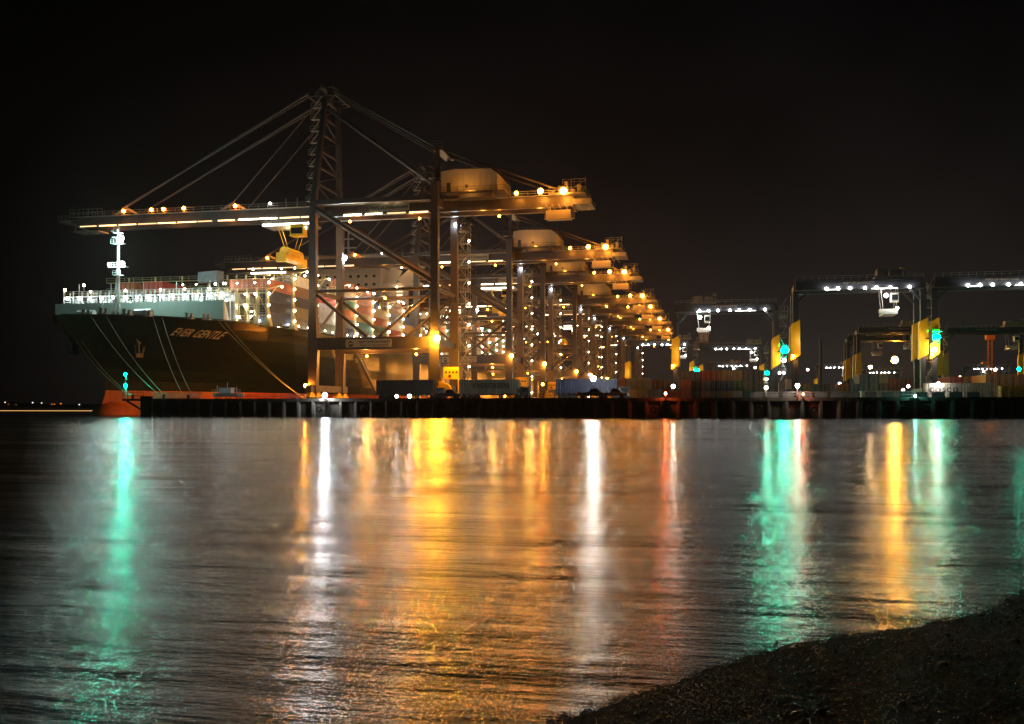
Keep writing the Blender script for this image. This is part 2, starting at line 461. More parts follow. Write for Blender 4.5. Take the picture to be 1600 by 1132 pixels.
# low deck gear along the forecastle edge
for Y, X in ((184, -127.5), (187, -124), (190.5, -121.5), (198, -116), (201, -113.5), (186, -133), (192, -130)):
    gear = MB(); gear.box(X - .6, X + 1.5, Y - .5, Y + 1, 21.1, 21.3); gear.tube((X, Y, 21.2), (X, Y, 22.3), .35, n=8); gear.tube((X + .9, Y + .5, 21.2), (X + .9, Y + .5, 22.3), .35, n=8); gear.tube((X, Y, 22.3), (X, Y, 22.45), .5, n=8)
    sp(gear, "bitts", M_GALV)
for X in (-126, -140):
    gear = MB(); gear.box(X - .3, X + 4.3, 193, 195, 21.1, 21.6); gear.tube((X, 194, 22.2), (X + 4, 194, 22.2), .9, n=10); sp(gear, "mooring_winch", M_GALV)
# anchor
for nm_, Y in (("anchor", 187.6),):
    an = MB()
    Y = hullp(213, 15.5)[1]; X = CX + hb(Y, 15.5) + .5
    an.beam((X - .2, Y, 16.8), (X, Y, 13.2), .5, .5); an.beam((X, Y - 1.3, 12.9), (X, Y + 1.3, 12.9), .7, .8); an.beam((X, Y - 1.3, 13), (X + .2, Y - 1.7, 14.9), .35, .5); an.beam((X, Y + 1.3, 13), (X + .2, Y + 1.7, 14.9), .35, .5)
    an.tube((X - .9, Y, 16.2), (X + .15, Y, 16.4), 1.05, n=10)
    sp(an, "anchor", M_DARK)
an = MB(); Y = 186.0; X = CX - hb(Y, 15.5) - .3
an.beam((X + .6, Y, 17.2), (X + .2, Y, 13.6), .5, .5); an.beam((X, Y - 1.3, 13.3), (X, Y + 1.3, 13.3), .8, .9); an.beam((X, Y - 1.3, 13.4), (X - .3, Y - 1.7, 15.2), .4, .6); an.beam((X, Y + 1.3, 13.4), (X - .3, Y + 1.7, 15.2), .4, .6); an.tube((X + .9, Y, 16.4), (X - .1, Y, 16.6), 1.2, n=10)
sp(an, "anchor", M_DARK)
# foremast
mast = MB(); mx, my = CX, 197.6
mast.tube((mx, my, 21), (mx, my, 38), .42, .28, 10); mast.tube((mx, my, 38), (mx, my, 42.6), .28, .14, 8)
mast.beam((mx - 2.6, my + 1.5, 21), (mx - .2, my, 31.5), .3, .3); mast.beam((mx - 4.4, my - 1, 21), (mx - 3.2, my - .4, 26), .0001 + .2, .2)
mast.beam((mx - 4.4, my - 1, 22.3), (mx - .3, my, 22.3), .12, .12); mast.beam((mx - 3.2, my - .4, 26), (mx - .2, my, 26), .14, .14)
for z, w_ in ((33.0, 2.6), (38.2, 1.8), (40.6, 1.0), (31.2, 1.2)):
    mast.box(mx - w_ * .8, mx + w_ * .8, my - .7, my + .7, z - .1, z); mast.rail([(mx - w_ * .8, my - .7, z), (mx + w_ * .8, my - .7, z)], .9, .6, .05)
mast.beam((mx - 1.6, my, 39.6), (mx + 1.4, my, 39.6), .12, .12); mast.beam((mx - .5, my, 42), (mx + .5, my, 42.2), .1, .1)
for k in range(30): mast.box(mx + .6, mx + .85, my - .75, my - .7, 21.5 + k * .6, 21.56 + k * .6)
masto = sp(mast, "foremast", M_WHITE)
lamp(masto, (mx + 1.3, my - .8, 39.2), (.62, 1, .90), "mint", .46, 800, 20000, "mast_lamp", 10, 7)
lamp(masto, (mx + 1.5, my - .8, 33.6), (.62, 1, .90), "mint", .42, 420, 20000, "mast_lamp", 10, 7)
lamp(masto, (mx - 1.7, my - .8, 33.5), (.62, 1, .90), "mint", .3, 420, 9000, "mast_lamp", 10, 7)
# flood on the forward gallery corners
for X, Y, z in ((wL + .2, gy, 29.6), (wL + 5.3, gy, 30.6)):
    p = MB().beam((X, Y, 28), (X, Y, z - .2), .1, .1); po = sp(p, "lamp_post", M_GALV); lamp(po, (X, Y, z), WRM, "warm", .3, 60, 500, "deck_lamp", 6, 4)

# containers --------------------------------------------------------------
CC = {"red": (.34, .035, .018), "rust": (.28, .070, .018), "orange": (.50, .13, .012), "blue": (.035, .075, .20), "navy": (.02, .03, .07), "green": (.03, .14, .075),
      "teal": (.05, .20, .19), "white": (.40, .40, .37), "grey": (.13, .14, .15), "beige": (.34, .24, .11), "yellow": (.68, .42, .03), "brown": (.14, .07, .035), "black": (.012, .013, .015), "olive": (.15, .16, .12)}
CMESH = {}
def cmesh(col, L=12.19, H=2.59, axis='y'):
    key = (col, L, H, axis)
    if key in CMESH: return CMESH[key]
    b = MB(); w = 1.219; n = int(L / .55)
    # corner posts, rails
    for sx in (-1, 1):
        for sy in (-1, 1): b.box(sx * w - (.12 if sx > 0 else 0), sx * w + (.12 if sx < 0 else 0), sy * L / 2 - (.14 if sy > 0 else 0), sy * L / 2 + (.14 if sy < 0 else 0), 0, H)
        b.box(min(sx * w, sx * (w - .08)), max(sx * w, sx * (w - .08)), -L / 2 + .14, L / 2 - .14, 0, .16); b.box(min(sx * w, sx * (w - .08)), max(sx * w, sx * (w - .08)), -L / 2 + .14, L / 2 - .14, H - .1, H)
        # corrugated side
        y0 = -L / 2 + .14; st_ = (L - .28) / n
        for k in range(n):
            a0 = y0 + k * st_; xo, xi = sx * (w - .005), sx * (w - .06)
            prof = [(xo, a0), (xo, a0 + st_ * .35), (xi, a0 + st_ * .5), (xi, a0 + st_ * .85), (xo, a0 + st_)]
            for (xa, ya), (xb, yb) in zip(prof[:-1], prof[1:]):
                q = [(xa, ya, .16), (xb, yb, .16), (xb, yb, H - .1), (xa, ya, H - .1)]
                b.face(q if sx > 0 else q[::-1])
    b.face([(-w + .01, -L / 2 + .02, H - .03), (w - .01, -L / 2 + .02, H - .03), (w - .01, L / 2 - .02, H - .03), (-w + .01, L / 2 - .02, H - .03)])
    b.face([(-w + .01, -L / 2 + .02, .03), (-w + .01, L / 2 - .02, .03), (w - .01, L / 2 - .02, .03), (w - .01, -L / 2 + .02, .03)])
    for sy in (-1, 1):
        yy = sy * (L / 2 - .05); q = [(-w + .1, yy, 0), (w - .1, yy, 0), (w - .1, yy, H), (-w + .1, yy, H)]
        b.face(q if sy < 0 else q[::-1])
        b.box(-w + .12, w - .12, min(yy, yy + sy * .05), max(yy, yy + sy * .05), H - .13, H); b.box(-w + .12, w - .12, min(yy, yy + sy * .05), max(yy, yy + sy * .05), 0, .16)
        b.cur = 1
        for X in (-.8, -.4, .4, .8): b.tube((X, yy + sy * .045, .1), (X, yy + sy * .045, H - .08), .028, n=4)
        for X in (-.6, .6): b.box(X - .22, X + .22, min(yy, yy + sy * .04), max(yy, yy + sy * .04), 1.05, 1.13)
        b.cur = 0
        b.box(-.02, .02, min(yy, yy + sy * .03), max(yy, yy + sy * .03), .16, H - .13)
    if axis == 'x':
        b.v = [(v[1], -v[0], v[2]) for v in b.v]
    CMESH[key] = b.mesh("shipping_container", [paint(col + " container paint", CC[col], .55, var=.35, scale=1.6), M_GALV]); return CMESH[key]
def container(col, x, y, z, label, group, L=12.19, H=2.59, axis='y', rz=0):
    o = bpy.data.objects.new("shipping_container", cmesh(col, L, H, axis)); COL.objects.link(o)
    o.location = (x, y, z); o.rotation_euler = (0, 0, rz); tag(o, label, "container", group); return o
ORD = ["first", "second", "third", "fourth", "fifth", "sixth", "seventh", "eighth", "ninth", "tenth", "eleventh", "twelfth", "thirteenth", "fourteenth", "fifteenth", "sixteenth", "seventeenth", "eighteenth", "nineteenth", "twentieth"]
TIER = ["lowest", "second", "third", "fourth", "fifth", "sixth", "seventh", "eighth", "ninth"]
P = 2.5
GRP = "containers stacked on the ship's deck"
palette = ["rust", "brown", "orange", "green", "blue", "white", "grey", "teal", "brown", "beige", "rust", "olive", "beige", "red", "navy", "grey", "white"]
def lash(Y, nlev, cx0, cx1, lamps, first):
    """lashing bridge across the deck at Y: posts, walkways, rails and lamps"""
    b = MB(); z0 = 20.6; H_ = nlev * 2.62
    xs_ = [cx1 - k * P for k in range(int((cx1 - cx0) / P) + 1)]
    for k, X in enumerate(xs_):
        if k > 9 and k % 3: continue
        b.beam((X, Y, z0), (X, Y, z0 + H_ + 1), .5 if k == 0 else .3, .5 if k == 0 else .3)
        if k < 6: b.beam((X, Y + 1.0, z0), (X, Y + 1.0, z0 + H_), .2, .2)
    for l in range(1, nlev + 1):
        z = z0 + l * 2.62; b.box(cx0, cx1 + .3, Y - .1, Y + 1.1, z - .12, z)
        b.rail([(cx0, Y - .05, z), (cx1 + .3, Y - .05, z)], 1.05, 2.5, .055); b.beam((cx1 + .3, Y, z + 1), (cx1 + .3, Y + 1, z + 1), .05, .05)
    for k in range(0, min(8, len(xs_) - 1), 2):
        b.beam((xs_[k], Y + .5, z0 + 2.6), (xs_[k + 1], Y + .5, z0 + H_), .12, .12)
    # flared foot at the ship's side
    b.hexa([(cx1 - 1, Y - .2, z0), (cx1 + .9, Y - .2, z0), (cx1 + .9, Y + 1.3, z0), (cx1 - 1, Y + 1.3, z0), (cx1 - .2, Y - .1, z0 + 3.4), (cx1 + .3, Y - .1, z0 + 3.4), (cx1 + .3, Y + 1.1, z0 + 3.4), (cx1 - .2, Y + 1.1, z0 + 3.4)])
    o = sp(b, "lashing_bridge", M_LASH)
    ab = MB(); ab.beam((cx1, Y + .5, z0 + H_ + .8), (cx1 + 3.6, Y + .5, z0 + H_ + 1.6), .2, .2); ab.beam((cx1 + .3, Y + .5, z0 + H_ - 1), (cx1 + 2.4, Y + .5, z0 + H_ + 1.3), .12, .12)
    ab = sp(ab, "overside_arm", M_LASH, o)
    lamp(ab, (cx1 + 3.6, Y + .4, z0 + H_ + 1.2), (1, .74, .40), "overside", .26, 70, 5000, "floodlight", 6, 4)  # arm and lamp added to carry a fill light for the container sides
    rnd = random.Random(int(Y))
    for l in range(0, nlev + 1):
        for k in range(lamps):
            if k and rnd.random() < .32: continue
            X = cx1 + .75 if k == 0 else cx1 - .3 - k * P * rnd.choice((1, 1.0, 1.4)) 
            if X < cx0: continue
            ww = 60 if k == 0 else 520
            ship_lamp(o, (X, Y - .45, z0 + l * 2.62 + 2.2), (1, .84, .52) if rnd.random() < .7 else WHT, ("deckwarm" if rnd.random() < .6 else "deckwhite") + ("o" if k == 0 else ""), rnd.uniform(.27, .36) if k == 0 else rnd.uniform(.18, .29), 16 if k == 0 else 60, ww)
    return o
M_LASH = paint("lashing bridge paint", (.50, .42, .22), .5, var=.15, scale=.8)
bays = [(214.6, 4)] + [(228.6 + 14.0 * k, 5) for k in range(7)] + [(350 + 14.0 * k, 5) for k in range(11)]
NB = 0
for bi, (Yb, nl) in enumerate(bays):
    near = bi < 8
    lash(Yb - 1.3, nl - (1 if bi == 0 else 0), CX - B2 + (6 if bi else 10), CX + B2 - 1.2, (9 if bi == 0 else 5) if near else 3, bi == 0)
    base = 21.4
    ncol = 23 if bi < 3 else 10
    rnd = random.Random(100 + bi)
    for c in range(23):
        X = CX + B2 - 2.7 - c * 2.5
        if bi == 0 and c > 19: continue
        top = {0: 4, 1: 4, 2: 5, 3: 6, 4: 6, 5: 5, 6: 6, 7: 6}.get(bi, 6 + (bi % 3 == 0))
        if bi == 0: top = 4 if c < 4 else (4 if c in (11, 12, 14, 15) else 3)
        elif bi == 1: top = 5 if c < 2 else 4
        elif bi < 8:
            top = max(3, top - (1 if rnd.random() < .25 else 0)); 
            if c > 5: top = min(top, 5)
        lo = 0 if c == 0 else (top - 1 if (bi in (0, 1) or c > 1) else top - 2)
        if c > (15 if bi == 0 else 7 if bi < 8 else 3): continue
        for tz in range(max(0, lo), top):
            if not near and tz < 2: continue
            col = rnd.choice(palette)
            if bi == 0 and tz == 3: col = "rust" if c < 4 else rnd.choice(["rust", "red", "brown"])
            rowt = "quayside row" if c == 0 else "%s row from quayside" % ORD[c]
            if c == 0 and tz >= top - 2 and bi > 1 and rnd.random() < .35: continue
            container(col, X - (.0 if c else 0), Yb + 6.4, base + tz * 2.62, "%s container, %s bay from bow, %s tier, %s" % (col, ORD[bi], TIER[tz], rowt), GRP)
            NB += 1
# the odd blue-grey one lying raised above the forward stack
container("grey", px2X(328, 219), 219.5, 33.0 - 1.1, "blue grey container standing alone high behind the breakwater gallery", GRP, L=6.06, rz=R(75))

# deckhouse -----------------------------------------------------------------
M_HOUSE = paint("superstructure white", (.30, .29, .27), .5, var=.06)
dh = MB(); y0, y1 = 329, 343
dh.box(-152, -118, y0, y1, 20.5, 50.5)
for k in range(10): dh.box(-152.2, -117.8, y0 - .15, y1 + .1, 22.6 + k * 2.9, 22.8 + k * 2.9)
dh.box(-148, -116, y0 - 1.2, y1, 50.5, 55.0)
dh.box(-160, -103.5, y0 + .5, y0 + 6, 50.6, 51.6); dh.box(-160, -103.5, y0 + .5, y0 + .7, 51.6, 52.9); dh.box(-160, -103.5, y0 + 5.8, y0 + 6, 51.6, 52.9)
dh.box(-103.7, -103.5, y0 + .5, y0 + 6, 51.6, 52.9)
dh.beam((-104.5, y0 + 3, 50.4), (-112, y0 + 3, 45.2), 4.5, 1.0, up=(0, 1, 0)) if False else dh.beam((-105, y0 + 3, 50.3), (-111.5, y0 + 3, 45.0), 1.2, 4.0)
dh.box(-118.01, -104, y0 + 1, y0 + 5, 44.2, 45.2); dh.beam((-113, y0 + 3, 50.4), (-115.5, y0 + 3, 45.2), 1.0, 4.0)
dh.box(-118, -109.5, y0 + 1, y0 + 5, 36, 44.2)
dho = sp(dh, "deckhouse", M_HOUSE)
wn = MB(); 
for k in range(9):
    for j in range(11): wn.box(-150 + j * 2.9, -149 + j * 2.9, y0 - .06, y0 + .02, 24 + k * 2.9, 24.9 + k * 2.9)
sp(wn, "cabin_windows", M_GLASS, dho)
wn = MB(); wn.box(-147, -117, y0 - 1.26, y0 - 1.18, 52.4, 54); sp(wn, "bridge_windows", M_GLASS, dho)
wn = MB(); 
for k in range(3): wn.box(-112.5 - k * 0, -110.5, y0 + .9, y0 + .98, 37.5 + k * 2.2, 38.9 + k * 2.2)
sp(wn, "lit_porthole", emis("cabin light", WRM, 2.5), dho)
rm = MB(); rm.tube((-132, y0 + 5, 55), (-132, y0 + 5, 64), .5, .25, 8); rm.box(-135, -129, y0 + 4.6, y0 + 5.4, 58.5, 58.8); rm.box(-134, -130, y0 + 4.6, y0 + 5.2, 61.6, 61.9); rm.tube((-131, y0 + 4, 56), (-131, y0 + 4, 57.2), .9, .3, 8)
sp(rm, "radar_mast", M_WHITE)
for X, Y, z, w_ in ((-124, y0 - 2, 53, 900), (-110, y0 - 1.2, 50.2, 2000), (-142, y0 - 2, 52, 900), (-112, y0 - .5, 43.5, 1500), (-120, y0 - 1.5, 36, 800), (-106.5, y0 - .3, 52.5, 1500)):
    lamp(dho, (X, Y, z), AMB, "warm", .3, 60, w_, "deck_lamp", 6, 4)
fn = MB(); fn.hexa([(-140, 505, 20.5), (-125, 505, 20.5), (-125, 520, 20.5), (-140, 520, 20.5), (-138, 507, 52), (-127, 507, 52), (-127, 518, 52), (-138, 518, 52)])
for k in range(4): fn.tube((-136 + k * 2.4, 512, 52), (-136 + k * 2.4, 513, 54.5), .6, n=8)
sp(fn, "funnel", paint("funnel green", (.03, .12, .07), .5))
# side rail along the main deck
for kk, Y in enumerate(np.arange(209, 345, 5.2)):
    p = (CX + hb(Y, 20.6) - .25, Y, sheer(Y) + 1.25)
    if kk % 1 == 0: ship_lamp(ship, (p[0] - CX, p[1] - 375, p[2]), (1, .86, .58), "edge", .2, 30, 180)
rl = MB(); prev = None
for Y in np.arange(206, 556, 7.0):
    p = (CX + hb(Y, 20.6) - .1, Y, sheer(Y) + .15)
    if prev: rl.rail([prev, p], 1.1, 1.75, .05)
    prev = p
sp(rl, "deck_railing", M_GALV)
# hull openings: dimly lit gangway door and draught lamps are on the far part of the hull
gw = MB()
for i in range(22):
    gw.box(CX + B2 + .15, CX + B2 + .95, 262 + i * .95, 262.9 + i * .95, 19.5 - i * .65, 19.62 - i * .65)
gw.beam((CX + B2 + .15, 262, 20.6), (CX + B2 + .15, 283, 6.2), .1, .1); gw.beam((CX + B2 + .95, 262, 20.6), (CX + B2 + .95, 283, 6.2), .1, .1); gw.beam((CX + B2 + .55, 262, 19.4), (CX + B2 + .55, 283, 5.1), .8, .2)
sp(gw, "gangway", M_GALV)
if LAMPCOUNT[0] > 98:
    o = sp(stuff_lamps, "far_deck_lamps", emis("far deck lamp", (1, .9, .7), 38)); o['kind'] = 'stuff'

# mooring lines ---------------------------------------------------------------
def sag(a, b, k, n=14):
    a = Vector(a); b = Vector(b); return [a.lerp(b, i / n) - Vector((0, 0, k * 4 * (i / n) * (1 - i / n))) for i in range(n + 1)]
ropes = [((118, 15.5), (-105.3, 160.9), "leading from low on the stem to the teal beacon"), ((126, 15.6), (-104.9, 161.0), "second of the pair from low on the stem to the beacon"),
         ((141, 20.4), (-99.6, 161.2), "from the bow rail left of the mast to the gangway"), ((165, 20.6), (-98.6, 161.2), "from the bow rail just under the mast to the gangway"),
         ((238, 21.0), (-95.2, 161.4), "steep line from the forecastle left of the ship's name"), ((252, 21.0), (-93.4, 161.4), "steep line from the forecastle nearest the ship's name"),
         ((340, 21.0), (-100.9, 226.5), "long line over the hull right of the ship's name, upper of two"), ((350, 20.8), (-100.5, 225.5), "long line over the hull right of the ship's name, lower of two")]
for (hp_, q, lab) in ropes:
    a = hullp(*hp_); b_ = MB(); b_.path(sag(a, (q[0], q[1], QZ + .55), 1.2), .052, 5)
    tag(b_.build("mooring_line", M_ROPE), "pale mooring line, " + lab, "rope", "mooring lines from the ship's bow")
# bollards
bd = MB(); bd.tube((0, 0, 0), (0, 0, .55), .32, .26, 10); bd.tube((0, 0, .55), (0, 0, .75), .42, .36, 10); bm = bd.mesh("bollard", M_DARK)
for i, (X, Y, l) in enumerate(((-105.1, 161.1, "beside the teal beacon pole"), (-99.1, 161.5, "at the left end of the gangway"), (-94.3, 161.6, "at the right end of the gangway"), (-100.7, 226, "at the foot of the nearest crane's seaward leg"))):
    o = bpy.data.objects.new("bollard", bm); COL.objects.link(o); o.location = (X, Y, QZ + .004); tag(o, "black iron mooring bollard " + l, "bollard", "mooring bollards")

# ------------------------------------------------------------------ ship-to-shore crane
def sts():
    root = empty("quay_crane", (-97.3, 223.6, QZ))
    G = 30.5; D = 17.0; ZB = 45.3
    c = M_CRANE
    for x in (0, G):
        for y in (0, D):
            b = MB(); top = ZB + (1 if x == 0 else 6)
            s = 1 if x == 0 else -1
            # flared knee below the portal beam, slim column above
            b.hexa([(x - 1.0, y - .9, 2.2), (x + 1.0, y - .9, 2.2), (x + 1.0, y + .9, 2.2), (x - 1.0, y + .9, 2.2), (x - 1.0 - (.2 if s < 0 else 0), y - .9, 12.2), (x + 1.2 + (.2 if s > 0 else 0), y - .9, 12.2), (x + 1.2, y + .9, 12.2), (x - 1.2, y + .9, 12.2)])
            b.hexa([(x - 1.2, y - .88, 12.2), (x + 1.2, y - .88, 12.2), (x + 1.2, y + .88, 12.2), (x - 1.2, y + .88, 12.2), (x - .85, y - .8, 24), (x + .85, y - .8, 24), (x + .85, y + .8, 24), (x - .85, y + .8, 24)])
            b.box(x - .85, x + .85, y - .8, y + .8, 24, top)
            for z in (12.3, 24, 34): b.box(x - 1.22, x + 1.22, y - .92, y + .92, z - .12, z + .12) if z < 13 else b.box(x - .92, x + .92, y - .87, y + .87, z - .1, z + .1)
            b.build("leg", c, root)
    for y in (0, D):
        b = MB(); b.box(1.1, G - 1.1, y - .78, y + .78, 12.4, 15.0); b.box(1.1, G - 1.1, y - .95, y + .95, 12.25, 12.4); b.box(1.1, G - 1.1, y - .95, y + .95, 15.0, 15.12)
        b.rail([(1.3, y - .9, 15.12), (G - 1.3, y - .9, 15.12)], 1.1, 2.2, .05)
        b.build("portal_beam", c, root)
        b = MB(); b.tube((.8, y, 26.4), (G - .8, y, 26.4), .42, n=10); b.build("tie_beam", c, root)
        for p, q, r in (((.6, y, 46.2), (G - .6, y, 28.0), .62), ((.8, y, 25.6), (13.6, y, 15.3), .4), ((G - .8, y, 25.6), (16.4, y, 15.3), .4)):
            MB().tube(p, q, r, n=10).build("brace", c, root)
        MB().box(.8, G - .8, y - .5, y + .5, 47.2, 48.3).build("top_tie", c, root)
    for x in (0, G):
        for z, h in ((26, .8), (13.2, 1.4)):
            MB().box(x - .5, x + .5, .8, D - .8, z, z + h).build("cross_beam", c, root)
        MB().beam((x, .6, 15.5), (x, D - .6, 25.5), .5, .5).build("brace", c, root)
        MB().box(x - .75, x + .75, -3.2, D + 3.2, 2.2, 3.8).build("sill_beam", c, root)
        for y in (0, D):
            b = MB()
            for s in (-1, 1):
                b.hexa([(x - .7, y + s * 2 - 1.9, .9), (x + .7, y + s * 2 - 1.9, .9), (x + .7, y + s * 2 + 1.9, .9), (x - .7, y + s * 2 + 1.9, .9), (x - .5, y + s * 2 - .6, 2.2), (x + .5, y + s * 2 - .6, 2.2), (x + .5, y + s * 2 + .6, 2.2), (x - .5, y + s * 2 + .6, 2.2)])
            b.cur = 1
            for k in range(4): b.tube((x - .35, y - 3 + k * 2, .5), (x + .35, y - 3 + k * 2, .5), .42, n=12)
            b.build("bogie", [M_YEL, M_DARK], root)
    MB().box(-.8, .8, -.5, D + .5, ZB + 1, ZB + 2.4).build("cross_beam", c, root)
    MB().box(G - .8, G + .8, .8, D - .8, ZB + .6, ZB + 2.4).build("cross_beam", c, root)
    # twin box girders: landward girder and boom
    for y in (5.6, 11.4):
        b = MB(); b.box(.9, 62.5, y - .6, y + .6, ZB, ZB + 2.7)
        for k in range(1, 21): b.box(3 * k - .04, 3 * k + .04, y - .64, y - .6, ZB, ZB + 2.7)
        b.build("girder", c, root)
        b = MB(); b.box(-66, -.9, y - .6, y + .6, ZB + .1, ZB + 2.5); b.hexa([(-70, y - .5, ZB + 1.3), (-66, y - .6, ZB + .1), (-66, y + .6, ZB + .1), (-70, y + .5, ZB + 1.3), (-70, y - .5, ZB + 2.1), (-66, y - .6, ZB + 2.5), (-66, y + .6, ZB + 2.5), (-70, y + .5, ZB + 2.1)])
        for k in range(1, 22): b.box(-3 * k - .04, -3 * k + .04, y - .64, y - .6, ZB + .1, ZB + 2.5)
        b.build("boom", c, root)
    b = MB()
    for k in range(17): x = -67 + k * 7.9; b.box(x - .3, x + .3, 6.2, 10.8, ZB + 1.6, ZB + 2.3)
    b.build("girder_ties", c, root)
    # walkways with rails
    b = MB(); b.box(-69.5, 62, 3.9, 4.95, ZB + 2.5, ZB + 2.6); b.rail([(-69.5, 3.95, ZB + 2.6), (62, 3.95, ZB + 2.6)], 1.1, 2.5, .07)
    b.box(-69.5, 62, 12.05, 13.0, ZB + 2.5, ZB + 2.6); b.rail([(-69.5, 13, ZB + 2.6), (62, 13, ZB + 2.6)], 1.1, 4, .07)
    b.build("walkway", M_CRANE2, root)
    # boom tip gear
    b = MB(); b.box(-72.8, -69.6, 4, 13, ZB + 1.6, ZB + 1.8); b.rail([(-72.8, 4, ZB + 1.8), (-69.6, 4, ZB + 1.8)], 1.2, 1, .07); b.rail([(-69.5, 4, ZB + 2.55), (-60, 4, ZB + 2.55)], 1.9, 1.2, .08)
    b.beam((-73.2, 5, ZB + 1.5), (-69.5, 5, ZB + .6), .25, .25); b.build("boom_tip", M_CRANE2, root)
    b = MB(); b.beam((-68, 5, ZB + .2), (-62, 5, ZB - 1.8), .3, .3); b.beam((-68.5, 5, ZB + .2), (-68.5, 5, ZB - 1.1), .15, .15); b.box(-69, -61.5, 4.5, 9, ZB - 1.2, ZB - 1.0); b.build("tip_cradle", M_CRANE2, root)
    for a in (-54, -24):
        b = MB(); b.beam((a - 4, 5.6, ZB + 2.5), (a, 5.6, ZB + 4.6), .5, .5); b.beam((a + 4, 5.6, ZB + 2.5), (a, 5.6, ZB + 4.6), .5, .5); b.build("stay_bracket", M_CRANE2, root)
    for a in (-9, -6): MB().beam((a, 4, ZB + 2.6), (a, 4, ZB + 4.8), .1, .1).build("aerial", M_CRANE2, root)
    # tail machinery platform
    b = MB(); b.box(57, 65.5, 3, 14, ZB + 2.6, ZB + 2.8); b.rail([(57, 3, ZB + 2.8), (65.5, 3, ZB + 2.8), (65.5, 14, ZB + 2.8)], 1.2, 1.4, .08)
    for k in range(5): b.box(57.5 + k * 1.5, 58.4 + k * 1.5, 4, 6 + k, ZB + 2.8, ZB + 3.8 + (k % 3) * .9)
    for k in range(6): b.beam((56 + k * 1.5, 4.4, ZB + .6), (57.2 + k * 1.5, 4.4, ZB - 1.6), .14, .14)
    b.rail([(60, 5, ZB + 5), (65.4, 5, ZB + 5)], 1.3, 1.2, .08); b.beam((62, 5, ZB + 2.8), (62, 5, ZB + 6.3), .15, .15); b.beam((65.3, 5, ZB + 2.8), (65.3, 5, ZB + 6.6), .15, .15); b.beam((60, 5, ZB + 2.8), (65.3, 5, ZB + 6), .15, .15)
    b.box(62.4, 66.8, 4.5, 12, ZB + .3, ZB + 1.6)
    b.build("tail_platform", M_CRANE2, root)
    # pylon (A-frame) with stairs
    b = MB(); zt = 74.6
    for y0_, y1_ in ((.3, 4.6), (D - .3, D - 4.6)):
        b.beam((-.1, y0_, ZB + 2.4), (1.2, y1_, zt), 1.3, 1.5, 1.0, 1.1)
    for k in range(7):
        f = k / 6; z = ZB + 3.5 + f * (zt - ZB - 4.5); x = -.1 + 1.3 * f; ya, yb = .3 + 4.3 * f, D - .3 - 4.3 * f
        b.beam((x, ya, z), (x, yb, z), .45, .45)
        if k < 6:
            f2 = (k + 1) / 6; z2 = ZB + 3.5 + f2 * (zt - ZB - 4.5); b.beam((x, ya if k % 2 else yb, z), (x, (D - .3 - 4.3 * f2) if k % 2 else (.3 + 4.3 * f2), z2), .3, .3)
    b.build("pylon", c, root)
    b = MB()
    for k in range(9):
        f = k / 9; z = ZB + 3.2 + f * 26.5; y = 1.6 + 3.4 * f
        b.box(-2.4, .2, y - .6, y + .6, z - .08, z); b.rail([(-2.4, y - .6, z), (.2, y - .6, z)], 1.1, 1.3, .06)
        b.beam((-2.2, y, z), (.0, y + .3, z + 2.9), .7, .12); b.beam((-2.2, y - .4, z + 1), (.0, y - .1, z + 3.9), .06, .06)
    b.build("pylon_stairs", M_CRANE2, root)
    b = MB()
    for y in (3.4, 8.5, 13.6): b.beam((-3.0, y, zt + .1), (4.0, y, zt + .1), .35, .35)
    for x in (-3, .5, 4): b.beam((x, 3.4, zt + .12), (x, 13.6, zt + .12), .3, .3)
    b.rail([(-3.0, 3.4, zt + .25), (4, 3.4, zt + .25)], 1.1, 1.2, .07)
    for y in (4.6, 12.4):
        b.tube((-2.2, y - .5, zt + 1.4), (-2.2, y + .5, zt + 1.4), 1.0, n=12); b.tube((2.6, y - .5, zt + 1.2), (2.6, y + .5, zt + 1.2), .9, n=12); b.beam((-2.6, y, zt + .2), (.4, y, zt + 3.2), .4, .5); b.beam((3.4, y, zt + .2), (.4, y, zt + 3.2), .4, .5)
    b.box(-1, 3, 5, 12, zt + 2.5, zt + 2.7); b.rail([(-1, 5, zt + 2.7), (3, 5, zt + 2.7)], 1, 1, .07); b.beam((.4, 8, zt + 2.7), (.4, 8, zt + 5), .15, .15)
    b.box(-5.5, -3.4, 5, 6.2, zt + .9, zt + 1.6)
    b.build("apex_platform", M_DARK, root)
    # landward mast on the girder
    b = MB()
    for y in (3.4, D - 3.4): b.beam((G - .4, y, ZB + 2.7), (G - .4, y, 60), .9, .9); b.beam((G - 4.5, y, ZB + 2.7), (G - .6, y, 53), .4, .4)
    b.box(G - 1.4, G + .8, 3, D - 3, 59.6, 60.6); b.box(G - 4.8, G + .6, 2.6, 5, 53, 53.2); b.rail([(G - 5.4, 2.6, 53.2), (G + .6, 2.6, 53.2)], 1.2, 1, .07); b.rail([(G - 1.4, 3, 60.6), (G + .8, 3, 60.6)], 1.2, .8, .07)
    b.rail([(G - 3.5, 2.6, ZB + 3), (G - 3.5, 2.6, ZB + 3.01), (G - .5, 2.6, ZB + 3)], 1, 1, .07)
    b.beam((G - 4.6, 3, 50.4), (G - 1, 3, 53), .25, .25); b.beam((G - 4.8, 3, 53), (G - 1, 3, 50), .25, .25)
    b.build("stay_mast", c, root)
